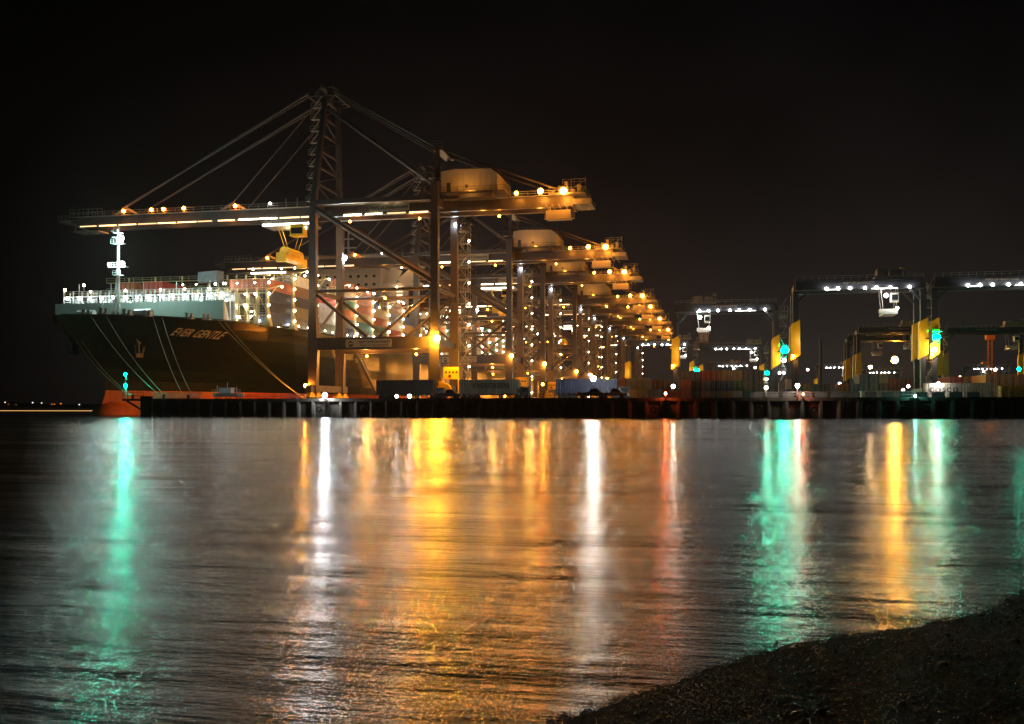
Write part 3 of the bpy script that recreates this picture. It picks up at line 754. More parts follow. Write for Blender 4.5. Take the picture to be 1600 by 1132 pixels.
    for y in (4.6, 12.4):
        MB().tube((-2.6, y, zt + 1.6), (-54, y, ZB + 4.4), .27, n=6).build("forestay", c, root)
        MB().tube((-2.6, y - .3, zt + .5), (-54.5, y - .5, ZB + 4.2), .16, n=6).build("forestay", c, root)
        MB().tube((-1.6, y, zt - 2), (-24, y, ZB + 4), .16, n=6).build("forestay", c, root)
        MB().tube((3.2, y, zt + 1.6), (G - .4, y, 60.3), .3, n=6).build("backstay", c, root)
        MB().tube((3.2, y - .4, zt + .9), (G - .4, y, 59.4), .16, n=6).build("backstay", c, root)
        MB().tube((G, y, 60.2), (61.5, y, ZB + 3), .26, n=6).build("backstay", c, root)
    for y in (1.2, D - 1.2): MB().tube((1.2, y + (3 if y < 8 else -3), zt - 2.5), (G - 1, y, ZB + 6), .36, n=8).build("pylon_strut", c, root)
    # machinery house
    b = MB(); z0, z1 = 49.2, 54.3
    b.cur = 0
    prof = [(31.6, z0), (45.2, z0), (45.2, z1 - 1.3), (43.6, z1 - .2), (35.0, z1 + .05), (31.6, z1 - .35)]
    for a, q in zip(prof, prof[1:] + prof[:1]): b.face([(a[0], 1.0, a[1]), (a[0], 16, a[1]), (q[0], 16, q[1]), (q[0], 1.0, q[1])])
    b.face([(p[0], 1.0, p[1]) for p in prof]); b.face([(p[0], 16, p[1]) for p in prof][::-1])
    ho_ = b.build("machinery_house", M_CREAM, root)
    b = MB(); b.rail([(31.6, 1.1, z1 - .3), (42, 1.1, z1 - .3)], 1.1, 1.4, .07); b.rail([(42, 1.1, z1 - .9), (45.2, 1.1, z1 - 1.5), (45.2, 16, z1 - 1.5)], 1.1, 1.4, .07)
    b.box(30.8, 47, .2, 17, z0 - .5, z0 - .3); b.rail([(31, .3, z0 - .3), (47, .3, z0 - .3), (47, 16.8, z0 - .3)], 1.1, 1.5, .07); b.box(36, 44, 1, 5, z0 - 1.6, z0 - .5)
    b.build("house_gallery", M_CRANE, root)
    b = MB()
    for k in range(9): b.box(33 + k * 1.35, 33.05 + k * 1.35, .95, 1.0, z0, z1 - .9)
    for k in range(10): b.box(45.2, 45.25, 2 + k * 1.5, 2.06 + k * 1.5, z0, z1 - 1.7)
    b.build('panel_seams', M_CRANE2, ho_)
    MB().box(37.5, 38.2, .95, 1.0, z0 + .6, z0 + 1.4).box(33, 34, .95, 1.0, z0 - .1, z0 + 2).build("vent", M_DARK, ho_)
    # hanging electrical cabin, sign boards
    b = MB(); b.box(56.2, 62.0, 3.8, 6.5, ZB - 3.0, ZB - 1.0); b.beam((57, 5, ZB - 1), (57, 5, ZB), .2, .2); b.beam((61, 5, ZB - 1), (61, 5, ZB), .2, .2)
    for k in range(8): b.box(56.3 + k * .72, 56.34 + k * .72, 3.74, 3.8, ZB - 2.9, ZB - 1.1)
    b.box(56, 63, 3.2, 3.8, ZB - 3.2, ZB - 3.05); b.rail([(56, 3.2, ZB - 3.1), (63, 3.2, ZB - 3.1)], 1, .9, .05)
    b.build("electrical_cabin", M_CREAM, root)
    s_ = MB().box(12.8, 22.9, 4.6, 4.8, ZB + .55, ZB + 2.35).build("sign", M_SIGN, root)
    s_.location = (0, -1.0, 0)
    text_part("lettering", "Port of Felixstowe", 1.22, M_LETTER, s_, (17.85, 4.58, ZB + 1.42), bold=.012, space=1.04)
    s_ = MB().box(8.7, 20.1, -1.1, -.98, 12.75, 14.6).build("sign", M_SIGN, root)
    text_part("lettering", "HUTCHISON PORTS", .88, M_LETTER, s_, (15.9, -1.11, 13.95), bold=.012, space=.98)
    text_part("lettering", "PORT OF FELIXSTOWE", .58, M_LETTER, s_, (15.9, -1.11, 13.15), bold=.008, space=1.2)
    lg = MB()
    for k in range(10):
        a0, a1 = math.pi * (.1 + .08 * k), math.pi * (.1 + .08 * (k + 1))
        for sgn, cx_, cz_ in ((1, 9.85, 13.45),):
            lg.hexa([(cx_ + .55 * math.cos(a0) * 1, -1.12, cz_ + .75 * math.sin(a0) - .25), (cx_ + .55 * math.cos(a1), -1.12, cz_ + .75 * math.sin(a1) - .25), (cx_ + .55 * math.cos(a1), -1.1, cz_ + .75 * math.sin(a1) - .25), (cx_ + .55 * math.cos(a0), -1.1, cz_ + .75 * math.sin(a0) - .25)] +
                    [(cx_ + .62 * math.cos(a0), -1.12, cz_ + .98 * math.sin(a0) - .15), (cx_ + .62 * math.cos(a1), -1.12, cz_ + .98 * math.sin(a1) - .15), (cx_ + .62 * math.cos(a1), -1.1, cz_ + .98 * math.sin(a1) - .15), (cx_ + .62 * math.cos(a0), -1.1, cz_ + .98 * math.sin(a0) - .15)])
    lg.hexa([(9.3, -1.12, 12.9), (10.3, -1.12, 12.9), (10.3, -1.1, 12.9), (9.3, -1.1, 12.9), (9.6, -1.12, 13.45), (10.6, -1.12, 13.45), (10.6, -1.1, 13.45), (9.6, -1.1, 13.45)])
    lg.build("emblem", M_LETTER, s_)
    # stair tower up the inshore leg, a lamp on each landing
    b = MB(); x0, x1, ya, yb = G + 1.5, G + 4.0, D - 1.8, D + .6
    for (xx, yy) in ((x0, ya), (x1, ya), (x0, yb), (x1, yb)): b.beam((xx, yy, .3), (xx, yy, 44.5), .12, .12)
    for k in range(15):
        z = .4 + k * 3.0; b.box(x0, x1, ya, yb, z - .06, z); b.rail([(x0, ya, z), (x1, ya, z), (x1, yb, z)], 1.05, 1.2, .06)
        if k < 14:
            a, q = ((x0 + .2, x1 - .2) if k % 2 else (x1 - .2, x0 + .2))
            b.beam((a, ya + .2, z), (q, ya + .2, z + 3), .7, .14); b.beam((a, ya - .1, z + 1), (q, ya - .1, z + 4), .06, .06)
    st_ = b.build("stair_tower", M_CRANE2, root)
    for k in range(8): lamp(st_, (x1 + .35, ya - .3, 3.4 + k * 5.2), (1, .70, .36), "stair", .23, 60, 420, "landing_lamp", 6, 4)
    # lift pad, cab and yellow electrical room at the foot of the landward leg
    b = MB(); b.box(G + 1.4, G + 5.2, 2.2, 5.6, 5.4, 8.0); b.box(G + 1.2, G + 5.4, 2, 5.8, 5.2, 5.4); 
    b.cur = 1
    for k in range(4): b.box(G + 1.8 + k * .85, G + 2.3 + k * .85, 2.14, 2.2, 6.5, 7.0)
    b.box(G + 2.6, G + 3.3, 2.14, 2.2, 5.5, 6.2)
    b.cur = 0
    b.box(G + 1.2, G + 1.6, 2, 2.4, .6, 5.2); b.box(G + 5, G + 5.4, 2, 2.4, .6, 5.2)
    b.build("electrical_room", [M_YEL, M_DARK], root)
    b = MB(); b.tube((G + 2.4, -1.2, 2.4), (G + 2.4, .2, 2.4), 1.7, n=20); b.box(G + 1, G + 2, -.6, 1, .6, 4.6)
    b.build("cable_reel", M_YEL, root)
    # trolley, cab, spreader (own origin so that it can run along the girder)
    tr = MB(); tr.box(-6.5, 6.5, 5.2, 11.8, -1.5, -.9); tr.box(-5, 4, 6.6, 10.4, -.6, 1.0)
    for x in (-5, 5): tr.box(x - .7, x + .7, 5, 12, -1, -.3)
    tr.rail([(-6.5, 5.2, -.9), (6.5, 5.2, -.9)], 1.1, 1.3, .06)
    tro = tr.build("trolley", M_CRANE2, root, (-9.5, 0, ZB - .2))
    MB().box(-6.3, 6.3, 5.0, 5.18, -1.45, -.95).build("light_strip", emis("trolley trail glow", (1, .97, .80), 9), tro)  # glowing bar added for the smeared trail of the trolley's lamps
    cb = MB(); cb.box(2.2, 5.6, 2.6, 5.1, -4.4, -1.7); cb.box(2.1, 5.7, 2.5, 5.2, -4.6, -4.4); cb.cur = 1; cb.box(2.4, 5.4, 2.55, 2.6, -4.1, -2.6)
    cb.build("cab", [M_YEL, M_GLASS], tro)
    sd = MB()
    sd.box(-1.4, 1.4, 2.4, 14.6, -10.1, -8.9)
    for y in (2.6, 14.4): sd.box(-1.25, 1.25, y - .45, y + .45, -10.9, -8.6)
    sd.hexa([(-1.6, 6, -9.3), (1.6, 6, -9.3), (1.6, 11, -9.3), (-1.6, 11, -9.3), (-1.1, 7, -7.6), (1.1, 7, -7.6), (1.1, 10, -7.6), (-1.1, 10, -7.6)])
    for x in (-1, 1):
        for y in (7.4, 9.6): sd.tube((x, y, -7.8), (x * 3.2, y, -1.5), .05, n=4)
    sd.tube((0, 4.2, -8.2), (0, 12.8, -8.2), 1.35, n=16)
    sd.build("spreader", M_YEL, tro)
    lamp(tro, (5.2, 4.4, -2.4), (.93, 1, .92), 'headlamp', .5, 420, 0, 'floodlight', 10, 6)
    light(tro, (0, 8.5, -2.2), (1, .66, .28), 8000, .6)
    light(tro, (-3, 1.2, -4.6), (1, .85, .55), 3000, .4)  # bare light added to brighten the front of the spreader
    # glowing bars added for the streak of the moving trolley's lamps
    rnd = random.Random(5)
    for k in range(23):
        x = -67 + k * 5.6
        if abs(x) < 2 or (26 < x < 33) or x > 33: continue
        hot = k in (8, 9, 13, 14)
        MB().box(x, x + rnd.uniform(3.9, 5.3), 4.75, 4.88, ZB + .02, ZB + .3).build("light_strip", emis("boom trail glow hot" if hot else ("boom trail glow" if k % 3 else "boom trail glow dim"), (1, .86, .55) if hot else (1, .62, .28), 14 if hot else (4 if k % 3 else 1.8)), root)
    for x in (-60, -42, -26, -14, 8, 22, 40, 54):
        light(root, (x, 8.5, ZB - 1.2), AMB, 2300, .5)  # bare lights added to brighten the boom's underside
    # orange lamps on the boom walkway
    for x in (-53.5, -45.6, -42.2, -36.5, -22.4): lamp(root, (x, 3.5, ZB + 3.4), SOD, "sodium", .42, 90, 650, "floodlight", 8, 6)
    lamp(root, (-13, 3.5, ZB + 3.6), WHT, "white", .25, 45, 200)
    for x in (10.8, 17, 20): lamp(root, (x, 3.5, ZB + 3.2), WRM, "warm", .22, 60, 200)
    # tail floods throwing light on the girder side
    for x, z, r, w_ in ((38.6, ZB + 3.6, .48, 1600), (49.5, ZB + 3.0, .45, 2300), (55.2, ZB + 3.2, .66, 5200), (60.6, ZB + 3.0, .82, 8000)):
        lamp(root, (x, 2.2, z), (1, .33, .03), "sodium_hot", r, 55, w_, "floodlight", 10, 7)
    light(root, (38, -3.5, ZB + 4.2), AMB, 3600, .5)  # bare light added out in front to brighten the machinery house
    # portal lamps
    lamp(root, (G + 1.0, -1.7, 14.6), (1, .38, .02), "portal", .62, 2400, 4200, "floodlight", 10, 7)
    lamp(root, (-1.3, -1.5, 3.6), SOD, "sodbase", .45, 900, 3500, "floodlight", 8, 6)
    lamp(root, (.9, D + .6, 37.0), COO, "cool", .6, 1000, 3000, "floodlight", 10, 7)
    lamp(root, (G + .6, D - 1.6, 44.2), COO, "cool_small", .3, 110, 900, "floodlight", 8, 5)
    for x, y, z, col, w_ in ((6, 8.5, 44.6, SOD, 22000), (24, 8.5, 44.6, SOD, 22000), (44, 8.5, 44.4, SOD, 15000), (8, 15, 11.5, (1, .36, .05), 26000), (23, 9.0, 11.5, (1, .36, .05), 26000), (15, 9, 25.4, (1, .40, .07), 22000)):
        o = lamp(root, (x, y, z), col, "amber", .3, 80, 0, "floodlight", 6, 4)
        light(o, (0, 0, -.5), col, w_, .5, 'SPOT' if z > 40 else 'POINT', (0, 0, 0), 130, .8)
    return root
crane = sts()
YS = [223.6, 305, 363, 443, 491, 560, 640, 745]
cl = ["nearest and largest quay crane, its long boom reaching over the ship's bow", "second quay crane from the front, cream machinery house just below the nearest crane's tail",
      "third quay crane, its tail lamps just under the second crane's tail", "fourth quay crane, cream machinery house with a dark marking behind the third",
      "fifth quay crane along the berth, tail lamp right of the fourth crane's", "sixth quay crane down the berth, small and dim with white stair lamps", "seventh quay crane down the berth, almost hidden by the ones before it", "farthest quay crane at the end of the berth"]
cranes = [crane]; GRPC = "ship-to-shore cranes along the berth"
tag(crane, cl[0], "crane", GRPC)
tree = {}
for c_ in bpy.data.objects:
    if c_.parent: tree.setdefault(c_.parent.name, []).append(c_)
for i in range(1, len(YS)):
    c2 = copy_tree(crane, None, tree); c2.location = (-97.3, YS[i], QZ); tag(c2, cl[i], "crane", GRPC); cranes.append(c2)
rv = random.Random(11)
dim = {}
for c_ in cranes[1:]:      # the copies' big lamps burn weaker than the nearest crane's
    for q in [q for q in bpy.data.objects if q.parent == c_ and q.name.startswith('floodlight')]:
        mn = q.data.materials[0].name
        for key, L_, col_ in (('lamp_portal_2400', 170, (1, .36, .03)), ('lamp_sodbase_900', 120, SOD), ('lamp_cool_1000', 110, COO)):
            if mn.startswith(key):
                if key not in dim:
                    me = q.data.copy(); me.materials[0] = emis(key + "_dim", col_, L_); dim[key] = me
                q.data = dim[key]
for c_ in cranes[1:]:
    for k in [q for q in bpy.data.objects if q.parent == c_ and q.name.startswith(('floodlight', 'light_strip', 'aerial'))]:
        if not kids(k) and rv.random() < .35: bpy.data.objects.remove(k)
tpos = [-9.5, -54, 12, -30, -20, 5, -40, 0]
for c_, tx in zip(cranes, tpos):
    for k in bpy.data.objects:
        if k.parent == c_ and k.name.startswith("trolley"):
            k.location.x = tx
            if c_ is cranes[1]:
                for q in kids(k):
                    if q.name.startswith("spreader"): q.scale = (2.0, 1.3, 1.35)

# ------------------------------------------------------------------ rubber-tyred gantries
def rtg(lit=True):
    root = empty("yard_gantry"); Wd = 25.6; H = 25.3; D = 7.4; hw = Wd / 2
    for y in (-D / 2, D / 2):
        b = MB(); b.box(-hw, hw, y - .55, y + .55, H - 1.8, H); b.box(-hw - .1, hw + .1, y - .7, y + .7, H - .0, H + .1); b.box(-hw, hw, y - .7, y + .7, H - 1.9, H - 1.8)
        b.build("girder", M_RTG, root)
        for s in (-1, 1):
            b = MB(); b.hexa([(s * hw - .45, y - .4, 1.8), (s * hw + .45, y - .4, 1.8), (s * hw + .45, y + .4, 1.8), (s * hw - .45, y + .4, 1.8), (s * hw - .6, y - .5, H - 2.12), (s * hw + .6, y - .5, H - 2.12), (s * hw + .6, y + .5, H - 2.12), (s * hw - .6, y + .5, H - 2.12)])
            b.beam((s * (hw - .5), y, H - 4.2), (s * (hw - 2.6), y, H - 2.1), .5, .5)
            b.build("leg", M_RTG, root)
            # yellow warning panels round the lower leg
            yy = y - .62
            b = MB(); b.hexa([(s * hw - .95, yy - .15, 8.4), (s * hw + .95, yy - .15, 9.6), (s * hw + .95, y + .62, 9.6), (s * hw - .95, y + .62, 8.4), (s * hw - .85, yy - .15, 16.2), (s * hw + .85, yy - .15, 17.2), (s * hw + .85, y + .62, 17.2), (s * hw - .85, y + .62, 16.2)])
            b.box(s * hw - .98, s * hw + .98, yy - .19, yy - .15, 11.9, 12.1)
            for zz in (10.4, 13.6, 15.2): b.box(s * hw - .9, s * hw + .9, yy - .18, yy - .15, zz, zz + .05)
            b.box(s * hw - .04, s * hw + .04, yy - .18, yy - .15, 9.6, 16)
            b.build("warning_panel", M_YEL, root)
    for s in (-1, 1):
        b = MB(); b.box(s * hw - .6, s * hw + .6, -D / 2 - 2.4, D / 2 + 2.4, 1.4, 2.4)
        b.build("sill_beam", M_RTG, root)
        b = MB(); b.box(s * hw - .35, s * hw + .35, -D / 2 + .5, D / 2 - .5, H - 1.8, H - .8); b.build("end_tie", M_RTG, root)
        for y in (-D / 2 - 1.6, -D / 2 + .4, D / 2 - .4, D / 2 + 1.6):
            MB().tube((s * hw - .35, y, .78), (s * hw + .35, y, .78), .78, n=16).build("wheel", M_BLACK, root)
    b = MB(); b.box(hw + .7, hw + 2.0, -3, 2.5, 2.4, 5.0); b.build("power_unit", M_GALV, root); MB().box(-hw - 1.8, -hw - .7, -2, 2, 2.4, 4.6).build("control_box", M_GALV, root)
    # stairs and ladder on the right-hand legs
    b = MB()
    for k in range(8):
        z = 2.4 + k * 2.8; b.box(hw + .9, hw + 2.6, -D / 2 - .2, -D / 2 + 1.0, z, z + .08); b.rail([(hw + .9, -D / 2 - .2, z), (hw + 2.6, -D / 2 - .2, z)], 1.05, .85, .05)
        b.beam((hw + (1.0 if k % 2 else 2.5), -D / 2 + .4, z), (hw + (2.5 if k % 2 else 1.0), -D / 2 + .4, z + 2.8), .5, .1)
    b.beam((hw + 1.0, -D / 2, H - 2), (hw + 2.6, -D / 2, H + 1.2), .2, .2); b.box(hw + .6, hw + 2.9, -D / 2, D / 2, H - 3.6, H - 3.4); b.rail([(hw + .6, -D / 2, H - 3.4), (hw + 2.9, -D / 2, H - 3.4)], 2.4, .6, .07)
    b.build("stairs", M_GALV, root)
    b = MB(); b.rail([(-hw, -D / 2 - .65, H + .1), (hw, -D / 2 - .65, H + .1)], .9, 1.6, .05); b.build("walkway_rail", M_GALV, root)
    text_part("lettering", "PORT OF FELIXSTOWE", .62, M_SIGN, root, (0, -D / 2 - .72, H - .62), bold=.01)
    # trolley with machinery, cab and spreader
    t_ = MB(); t_.box(-3.2, 3.2, -D / 2 - .4, D / 2 + .4, .2, .7); t_.box(-2.6, -.4, -2.6, .6, .7, 2.3); t_.tube((.3, -2.2, 1.5), (2.3, -2.2, 1.5), .75, n=12); t_.tube((.3, 1.4, 1.5), (2.3, 1.4, 1.5), .75, n=12)
    t_.rail([(-3.2, -D / 2 - .4, .7), (3.2, -D / 2 - .4, .7), (3.2, D / 2 + .4, .7)], 1.1, .9, .06); t_.beam((2.9, -2, .7), (2.9, -2, 3.1), .18, .18); t_.beam((-2.9, -2, .7), (-1.2, -2, 2.6), .18, .18); t_.box(2.2, 3.3, -2.4, -.6, 2.6, 2.8)
    tr = t_.build("trolley", M_GALV, root, (hw - 6, 0, H))
    c_ = MB(); c_.box(.2, 1.7, -D / 2 + .9, -D / 2 + 3.1, -4.6, -2.7); c_.cur = 1; c_.box(.35, 1.55, -D / 2 + .84, -D / 2 + .9, -4.2, -3.1); c_.build("cab", [M_WHITE, M_GLASS], tr)
    s_ = MB(); s_.box(-1.4, 1.4, -D / 2 + .6, D / 2 - .6, -7.2, -6.7); s_.box(-1.8, 1.8, -1, 1, -6.7, -5.9)
    for x in (-1.2, 1.2):
        for y in (-1.6, 1.6): s_.tube((x, y, -6.6), (x * 1.6, y, 0), .045, n=4)
    s_.build("spreader", M_WHITE, tr)
    if lit:
        light(tr, (-1.5, -D / 2 + 1.2, -2.0), WHT, 1500, .4)
        lamp(tr, (-.9, -D / 2 + .4, -3.3), WHT, "rtg", .42, 60, 0); lamp(tr, (1.3, -D / 2 + .6, -6.0), WHT, "rtg", .3, 60, 0)
        for k, x in enumerate((-hw + 6.3, -hw + 8.6, -hw + 11, -hw + 14, -hw + 16.3, -hw + 19, -hw + 22.8)):
            lamp(root, (x, -D / 2 - 1.0, H - 1.75), WHT, "rtg", .3, 60, 70, "girder_lamp", 8, 5)
        for x in (-7, 0, 7): light(root, (x, -D / 2 - 1.2, H - 4), WHT, 1700, .4, 'SPOT', (0, 0, 0), 140, .6)
        for x0_, x1_ in ((-hw + 6, -hw + 9), (-hw + 15.3, -hw + 20.5)):
            MB().box(x0_, x1_, -D / 2 - .95, -D / 2 - .75, H - 2.02, H - 1.86).build("light_strip", emis("rtg strip", (1, .97, .92), 4), root)
        lamp(root, (hw + 1.5, -D / 2 - 1.9, 13.0), TEAL, "teal", .42, 560, 10, "signal_lamp", 10, 6)
        lamp(root, (hw + 2.6, -D / 2 - 1.9, 13.0), TEAL, "teal", .42, 560, 0, "signal_lamp", 10, 6)
        for x in (-hw + 1.5, hw - 1.5): light(root, (x, -D / 2 - 3.4, 12.5), WRM, 1500, .4)  # bare lights added in front to brighten the yellow leg panels
        hd = MB(); hd.box(hw + .98, hw + 1.04, -D / 2 - 4.6, -D / 2 - 1.1, 11.6, 14.4); hd.box(hw + 1.04, hw + 3.0, -D / 2 - 1.16, -D / 2 - 1.1, 12.3, 13.7); hd.box(hw + .98, hw + 3.2, -D / 2 - 3.4, -D / 2 - 1.1, 14.0, 14.06); hd.box(hw + .98, hw + 3.2, -D / 2 - 2.6, -D / 2 - 1.1, 11.9, 11.96); hd.box(hw + .3, hw + .98, -D / 2 - 1.5, -D / 2 - 1.2, 12.6, 12.9)
        hd.build('signal_hood', M_DARK, root)  # plates added to keep the teal light off the leg panels
        lamp(root, (hw + 1.9, -D / 2 - 1.9, 10.4), (.95, 1, .97), "rtgflood", .42, 80, 700, "floodlight", 10, 6)
        lamp(root, (-hw - .6, -D / 2 - .9, 9.4), AMB, "rtgw", .3, 60, 3500, "floodlight", 8, 5)
    return root
rl_ = rtg(True); rd_ = rtg(False)
tr1, tr2 = {}, {}
tree = {}
for c_ in bpy.data.objects:
    if c_.parent: tree.setdefault(c_.parent.name, []).append(c_)
RT = [  # left leg column in the picture, distance, lit, trolley offset, label
    (1243, 223.8, 1, 6.5, "tall lit yard gantry with yellow leg panels, left one of the two nearest"),
    (1460, 223.8, 1, 10.5, "tall lit yard gantry cut off by the right edge of the photo"),
    (1055, 267, 1, -5.5, "lit yard gantry carrying a brown container, just right of the quay cranes"),
    (980, 405, 1, 9, "smaller lit yard gantry overlapping the quay cranes' right end"),
    (1095, 440, 1, 9.5, "small yard gantry with lamps, seen beneath the one carrying a container"),
    (1341, 355, 0, 4, "unlit yard gantry behind the left tall one, front one of the dark pair"),
    (1325, 395, 0, -2, "unlit yard gantry behind the left tall one, rear one of the dark pair"),
    (1477, 365, 0, 9, "unlit yard gantry behind the right tall one with pale trolley"),
    (1275, 660, 1, 5, "far tiny gantry glowing white behind the left tall gantry"),
    (1345, 760, 1, 3, "far tiny gantry glowing white beside the orange flood mast"),
    (1506, 700, 1, 0, "far tiny gantry glowing white below the orange lit lattice mast"),
    (1107, 620, 1, 3, "far tiny gantry with lamps inside the small lit one's frame")]
GR = "rubber-tyred gantries in the container yard"
used = {1: False, 0: False}; RTPOS = []
for px, Y, lit, tx, lab in RT:
    src = rl_ if lit else rd_
    if not used[lit]: o = src; used[lit] = True
    else: o = copy_tree(src, None, tree)
    X = px2X(px, Y - 3.7) + 12.8; o.location = (X, Y, QZ); tag(o, lab, "gantry crane", GR); RTPOS.append((X, Y))
    for k in bpy.data.objects:
        if k.parent == o and k.name.startswith("trolley"): k.location.x = tx
    if px == 1055:
        bright = None
        for k in kids(o):
            if k.name.startswith("signal_lamp"):
                if bright is None: bright = k.data.copy(); bright.materials[0] = emis("lamp_teal_bright", TEAL, 850)
                k.data = bright
# the container in the third gantry's grip
container("brown", RTPOS[2][0] - 5.5, 267, QZ + 25.3 - 7.2 - 2.62, "brown container hanging from the lit yard gantry's spreader", "containers in the yard", L=6.06)

# ------------------------------------------------------------------ yard containers
GY = "containers in the yard"
def stackrow(px0, Y, cols, where, L=12.19):
    X = px2X(px0, Y - L / 2) + 1.25
    for c, col_ in enumerate(cols):
        for tz, cc in enumerate(col_):
            if cc: container(cc, X + c * 2.62, Y, QZ + .004 + tz * 2.6, "%s container, %s of %s stack %s" % (cc, ["bottom", "second", "third", "fourth"][tz] if tz < len(col_) - 1 else "topmost", ORD[c], where), GY, L=L)
stackrow(1062, 262, [["olive", "green", "grey"], ["olive", "brown", "grey"], ["beige", "grey", "red"], ["grey", "navy", "rust"], ["beige", "blue", "beige"], ["white", "green", "beige"], ["teal", "olive", "grey"], ["grey", "grey", "grey"]], "under the brown container's gantry")
stackrow(960, 235, [["orange", "orange"], ["yellow", "beige"], ["beige", "beige"], ["grey"]], "at the blue trailer's end")
stackrow(1011, 250, [["brown", "brown"], ["rust", "brown"], ["orange"], ["orange", "orange"]], "beside the red quay lamp")
stackrow(1252, 300, [["grey"], ["rust", "olive"], ["olive", "brown"], ["beige"], ["grey", "rust"], ["olive", "grey"], ["brown", "grey", "grey"], ["grey", "olive", "grey"], ["brown", "brown", "beige"]], "behind the left tall gantry")
stackrow(1362, 345, [["rust", "orange", "beige"], ["brown", "rust", "orange"], ["rust", "brown", "rust"], ["brown", "rust", "brown"], ["orange", "brown", "rust"], ["rust", "brown", "rust"], ["brown", "brown", "orange"]], "under the orange flood mast")
stackrow(1180, 300, [["beige"], ["grey"], ["grey"], ["teal"], ["olive", "grey"], ["grey", "beige"]], "between the two lit gantries")
stackrow(1484, 238, [["rust", "red"], ["red", "rust"], ["brown", "rust"], ["rust", "orange"], ["brown", "orange"], ["rust", "rust"]], "behind the white containers")
stackrow(1540, 225, [["orange", "orange"], ["rust", "orange"], ["brown", "orange"]], "near the photo's right edge")
for k, (c1, c2) in enumerate((("white", "white"), ("white", "beige"), ("white", "red"), ("white", None), ("white", "white"), ("grey", None))):
    X = px2X(1352 + k * 14, 262)
    container(c1, X, 262, QZ + .004, "%s container in the low pale row behind the railing, %s from left" % (c1, ORD[k]), GY, L=6.06)
# near ones along the front
c_ = container("white", 40.7, 206, QZ + .25, "white container marked cosco on the quay behind the railing", GY, L=6.06, H=2.9, axis='x'); 
text_part("lettering", "COSCO", 1.25, paint("navy lettering", (.03, .045, .09), .5), c_, (.3, -1.235, 1.55), bold=.03, space=1.35)
container("white", 46.9, 206, QZ + .25, "plain white container right of the cosco one", GY, L=6.06, H=2.9, axis='x')
container("yellow", px2X(1583, 196), 196, QZ + .004, "bright yellow container by the right edge of the photo", GY, L=4.6, H=2.3, axis='x')

# ------------------------------------------------------------------ lorries on the quay
def trailer(px0, px1, col, label, text=None, Y=196.0):
    X0, X1 = px2X(px0, Y), px2X(px1, Y); Xc = (X0 + X1) / 2
    root = empty("container_trailer", (Xc, Y, QZ)); tag(root, label, "trailer", "trailers waiting on the quay")
    b = MB(); b.box(-6.1, 6.1, -.5, -.2, .95, 1.2); b.box(-6.1, 6.1, .2, .5, .95, 1.2)
    for k in range(7): b.box(-6 + k * 2, -5.8 + k * 2, -1.15, 1.15, 1.0, 1.18)
    b.box(2.2, 2.5, -1, -.7, .2, .95); b.box(2.2, 2.5, .7, 1, .2, .95); b.build("chassis", M_DARK, root)
    for x in (-5.2, -3.9, -2.6):
        for y in (-1, 1): MB().tube((x, y - .2, .5), (x, y + .2, .5), .5, n=16).build("wheel", M_BLACK, root)
    # tractor unit
    b = MB(); b.hexa([(5.2, -1.2, .7), (8.1, -1.2, .7), (8.1, 1.2, .7), (5.2, 1.2, .7), (6.35, -1.15, 2.2), (7.9, -1.15, 2.2), (7.9, 1.15, 2.2), (6.35, 1.15, 2.2)]) if False else b.box(6.5, 8.4, -1.2, .3, .8, 2.5)
    b.box(5.6, 8.6, -1.1, 1.1, .55, .8); b.cur = 1; b.box(6.9, 8.2, -1.24, -1.2, 1.6, 2.3); b.build("tractor_cab", [M_DARK, M_GLASS], root)
    for x in (5.9, 7.9):
        for y in (-1, 1): MB().tube((x, y - .2, .5), (x, y + .2, .5), .5, n=16).build("wheel", M_BLACK, root)
    box = bpy.data.objects.new("shipping_container", cmesh(col, 12.19, 2.9, 'x')); COL.objects.link(box); box.location = (Xc, Y, QZ + 1.2)
    tag(box, label.split(" trailer")[0] + " container riding on a trailer at the quay edge", "container", "containers riding on trailers")
    if text: text_part("lettering", text, 1.35, paint("dark green lettering", (.015, .03, .025), .5), box, (.6, -1.235, 1.6), bold=.03, space=1.05)
    return root
trailer(590, 680, "black", "black box trailer parked in front of the nearest crane's portal")
trailer(722, 808, "olive", "grey green box trailer marked evergreen before the second crane", "EVERGREEN")
trailer(873, 962, "navy", "dark blue box trailer parked below the fourth crane")
def vehicle(x, y, col, label, rz=0):
    root = empty("pickup_truck", (x, y, QZ), rz); tag(root, label, "pickup", "small vehicles on the quay")
    b = MB(); b.hexa([(-2.6, -.9, .45), (2.6, -.9, .45), (2.6, .9, .45), (-2.6, .9, .45), (-2.6, -.88, 1.05), (2.5, -.88, 1.0), (2.5, .88, 1.0), (-2.6, .88, 1.05)])
    b.hexa([(-.4, -.85, 1.04), (1.6, -.85, 1.02), (1.6, .85, 1.02), (-.4, .85, 1.04), (-.1, -.7, 1.75), (.9, -.7, 1.75), (.9, .7, 1.75), (-.1, .7, 1.75)]); b.build("body", col, root)
    b = MB(); b.hexa([(-.2, -.84, 1.12), (1.3, -.84, 1.12), (1.3, .84, 1.12), (-.2, .84, 1.12), (0, -.73, 1.66), (.85, -.73, 1.66), (.85, .73, 1.66), (0, .73, 1.66)])
    b.build("windows", M_GLASS, root)
    for wx in (-1.6, 1.6):
        for wy in (-.85, .85): MB().tube((wx, wy - .12, .36), (wx, wy + .12, .36), .36, n=14).build("wheel", M_BLACK, root)
    b = MB(); b.box(-2.64, -2.6, -.8, -.55, .75, .95); b.build("tail_light", emis("tail light", RED, 3), root)
vehicle(px2X(958, 172), 172, M_GALV, "silver pickup parked at the right end of the blue trailer")
vehicle(px2X(925, 170), 170, M_DARK, "dark pickup parked in front of the blue trailer")
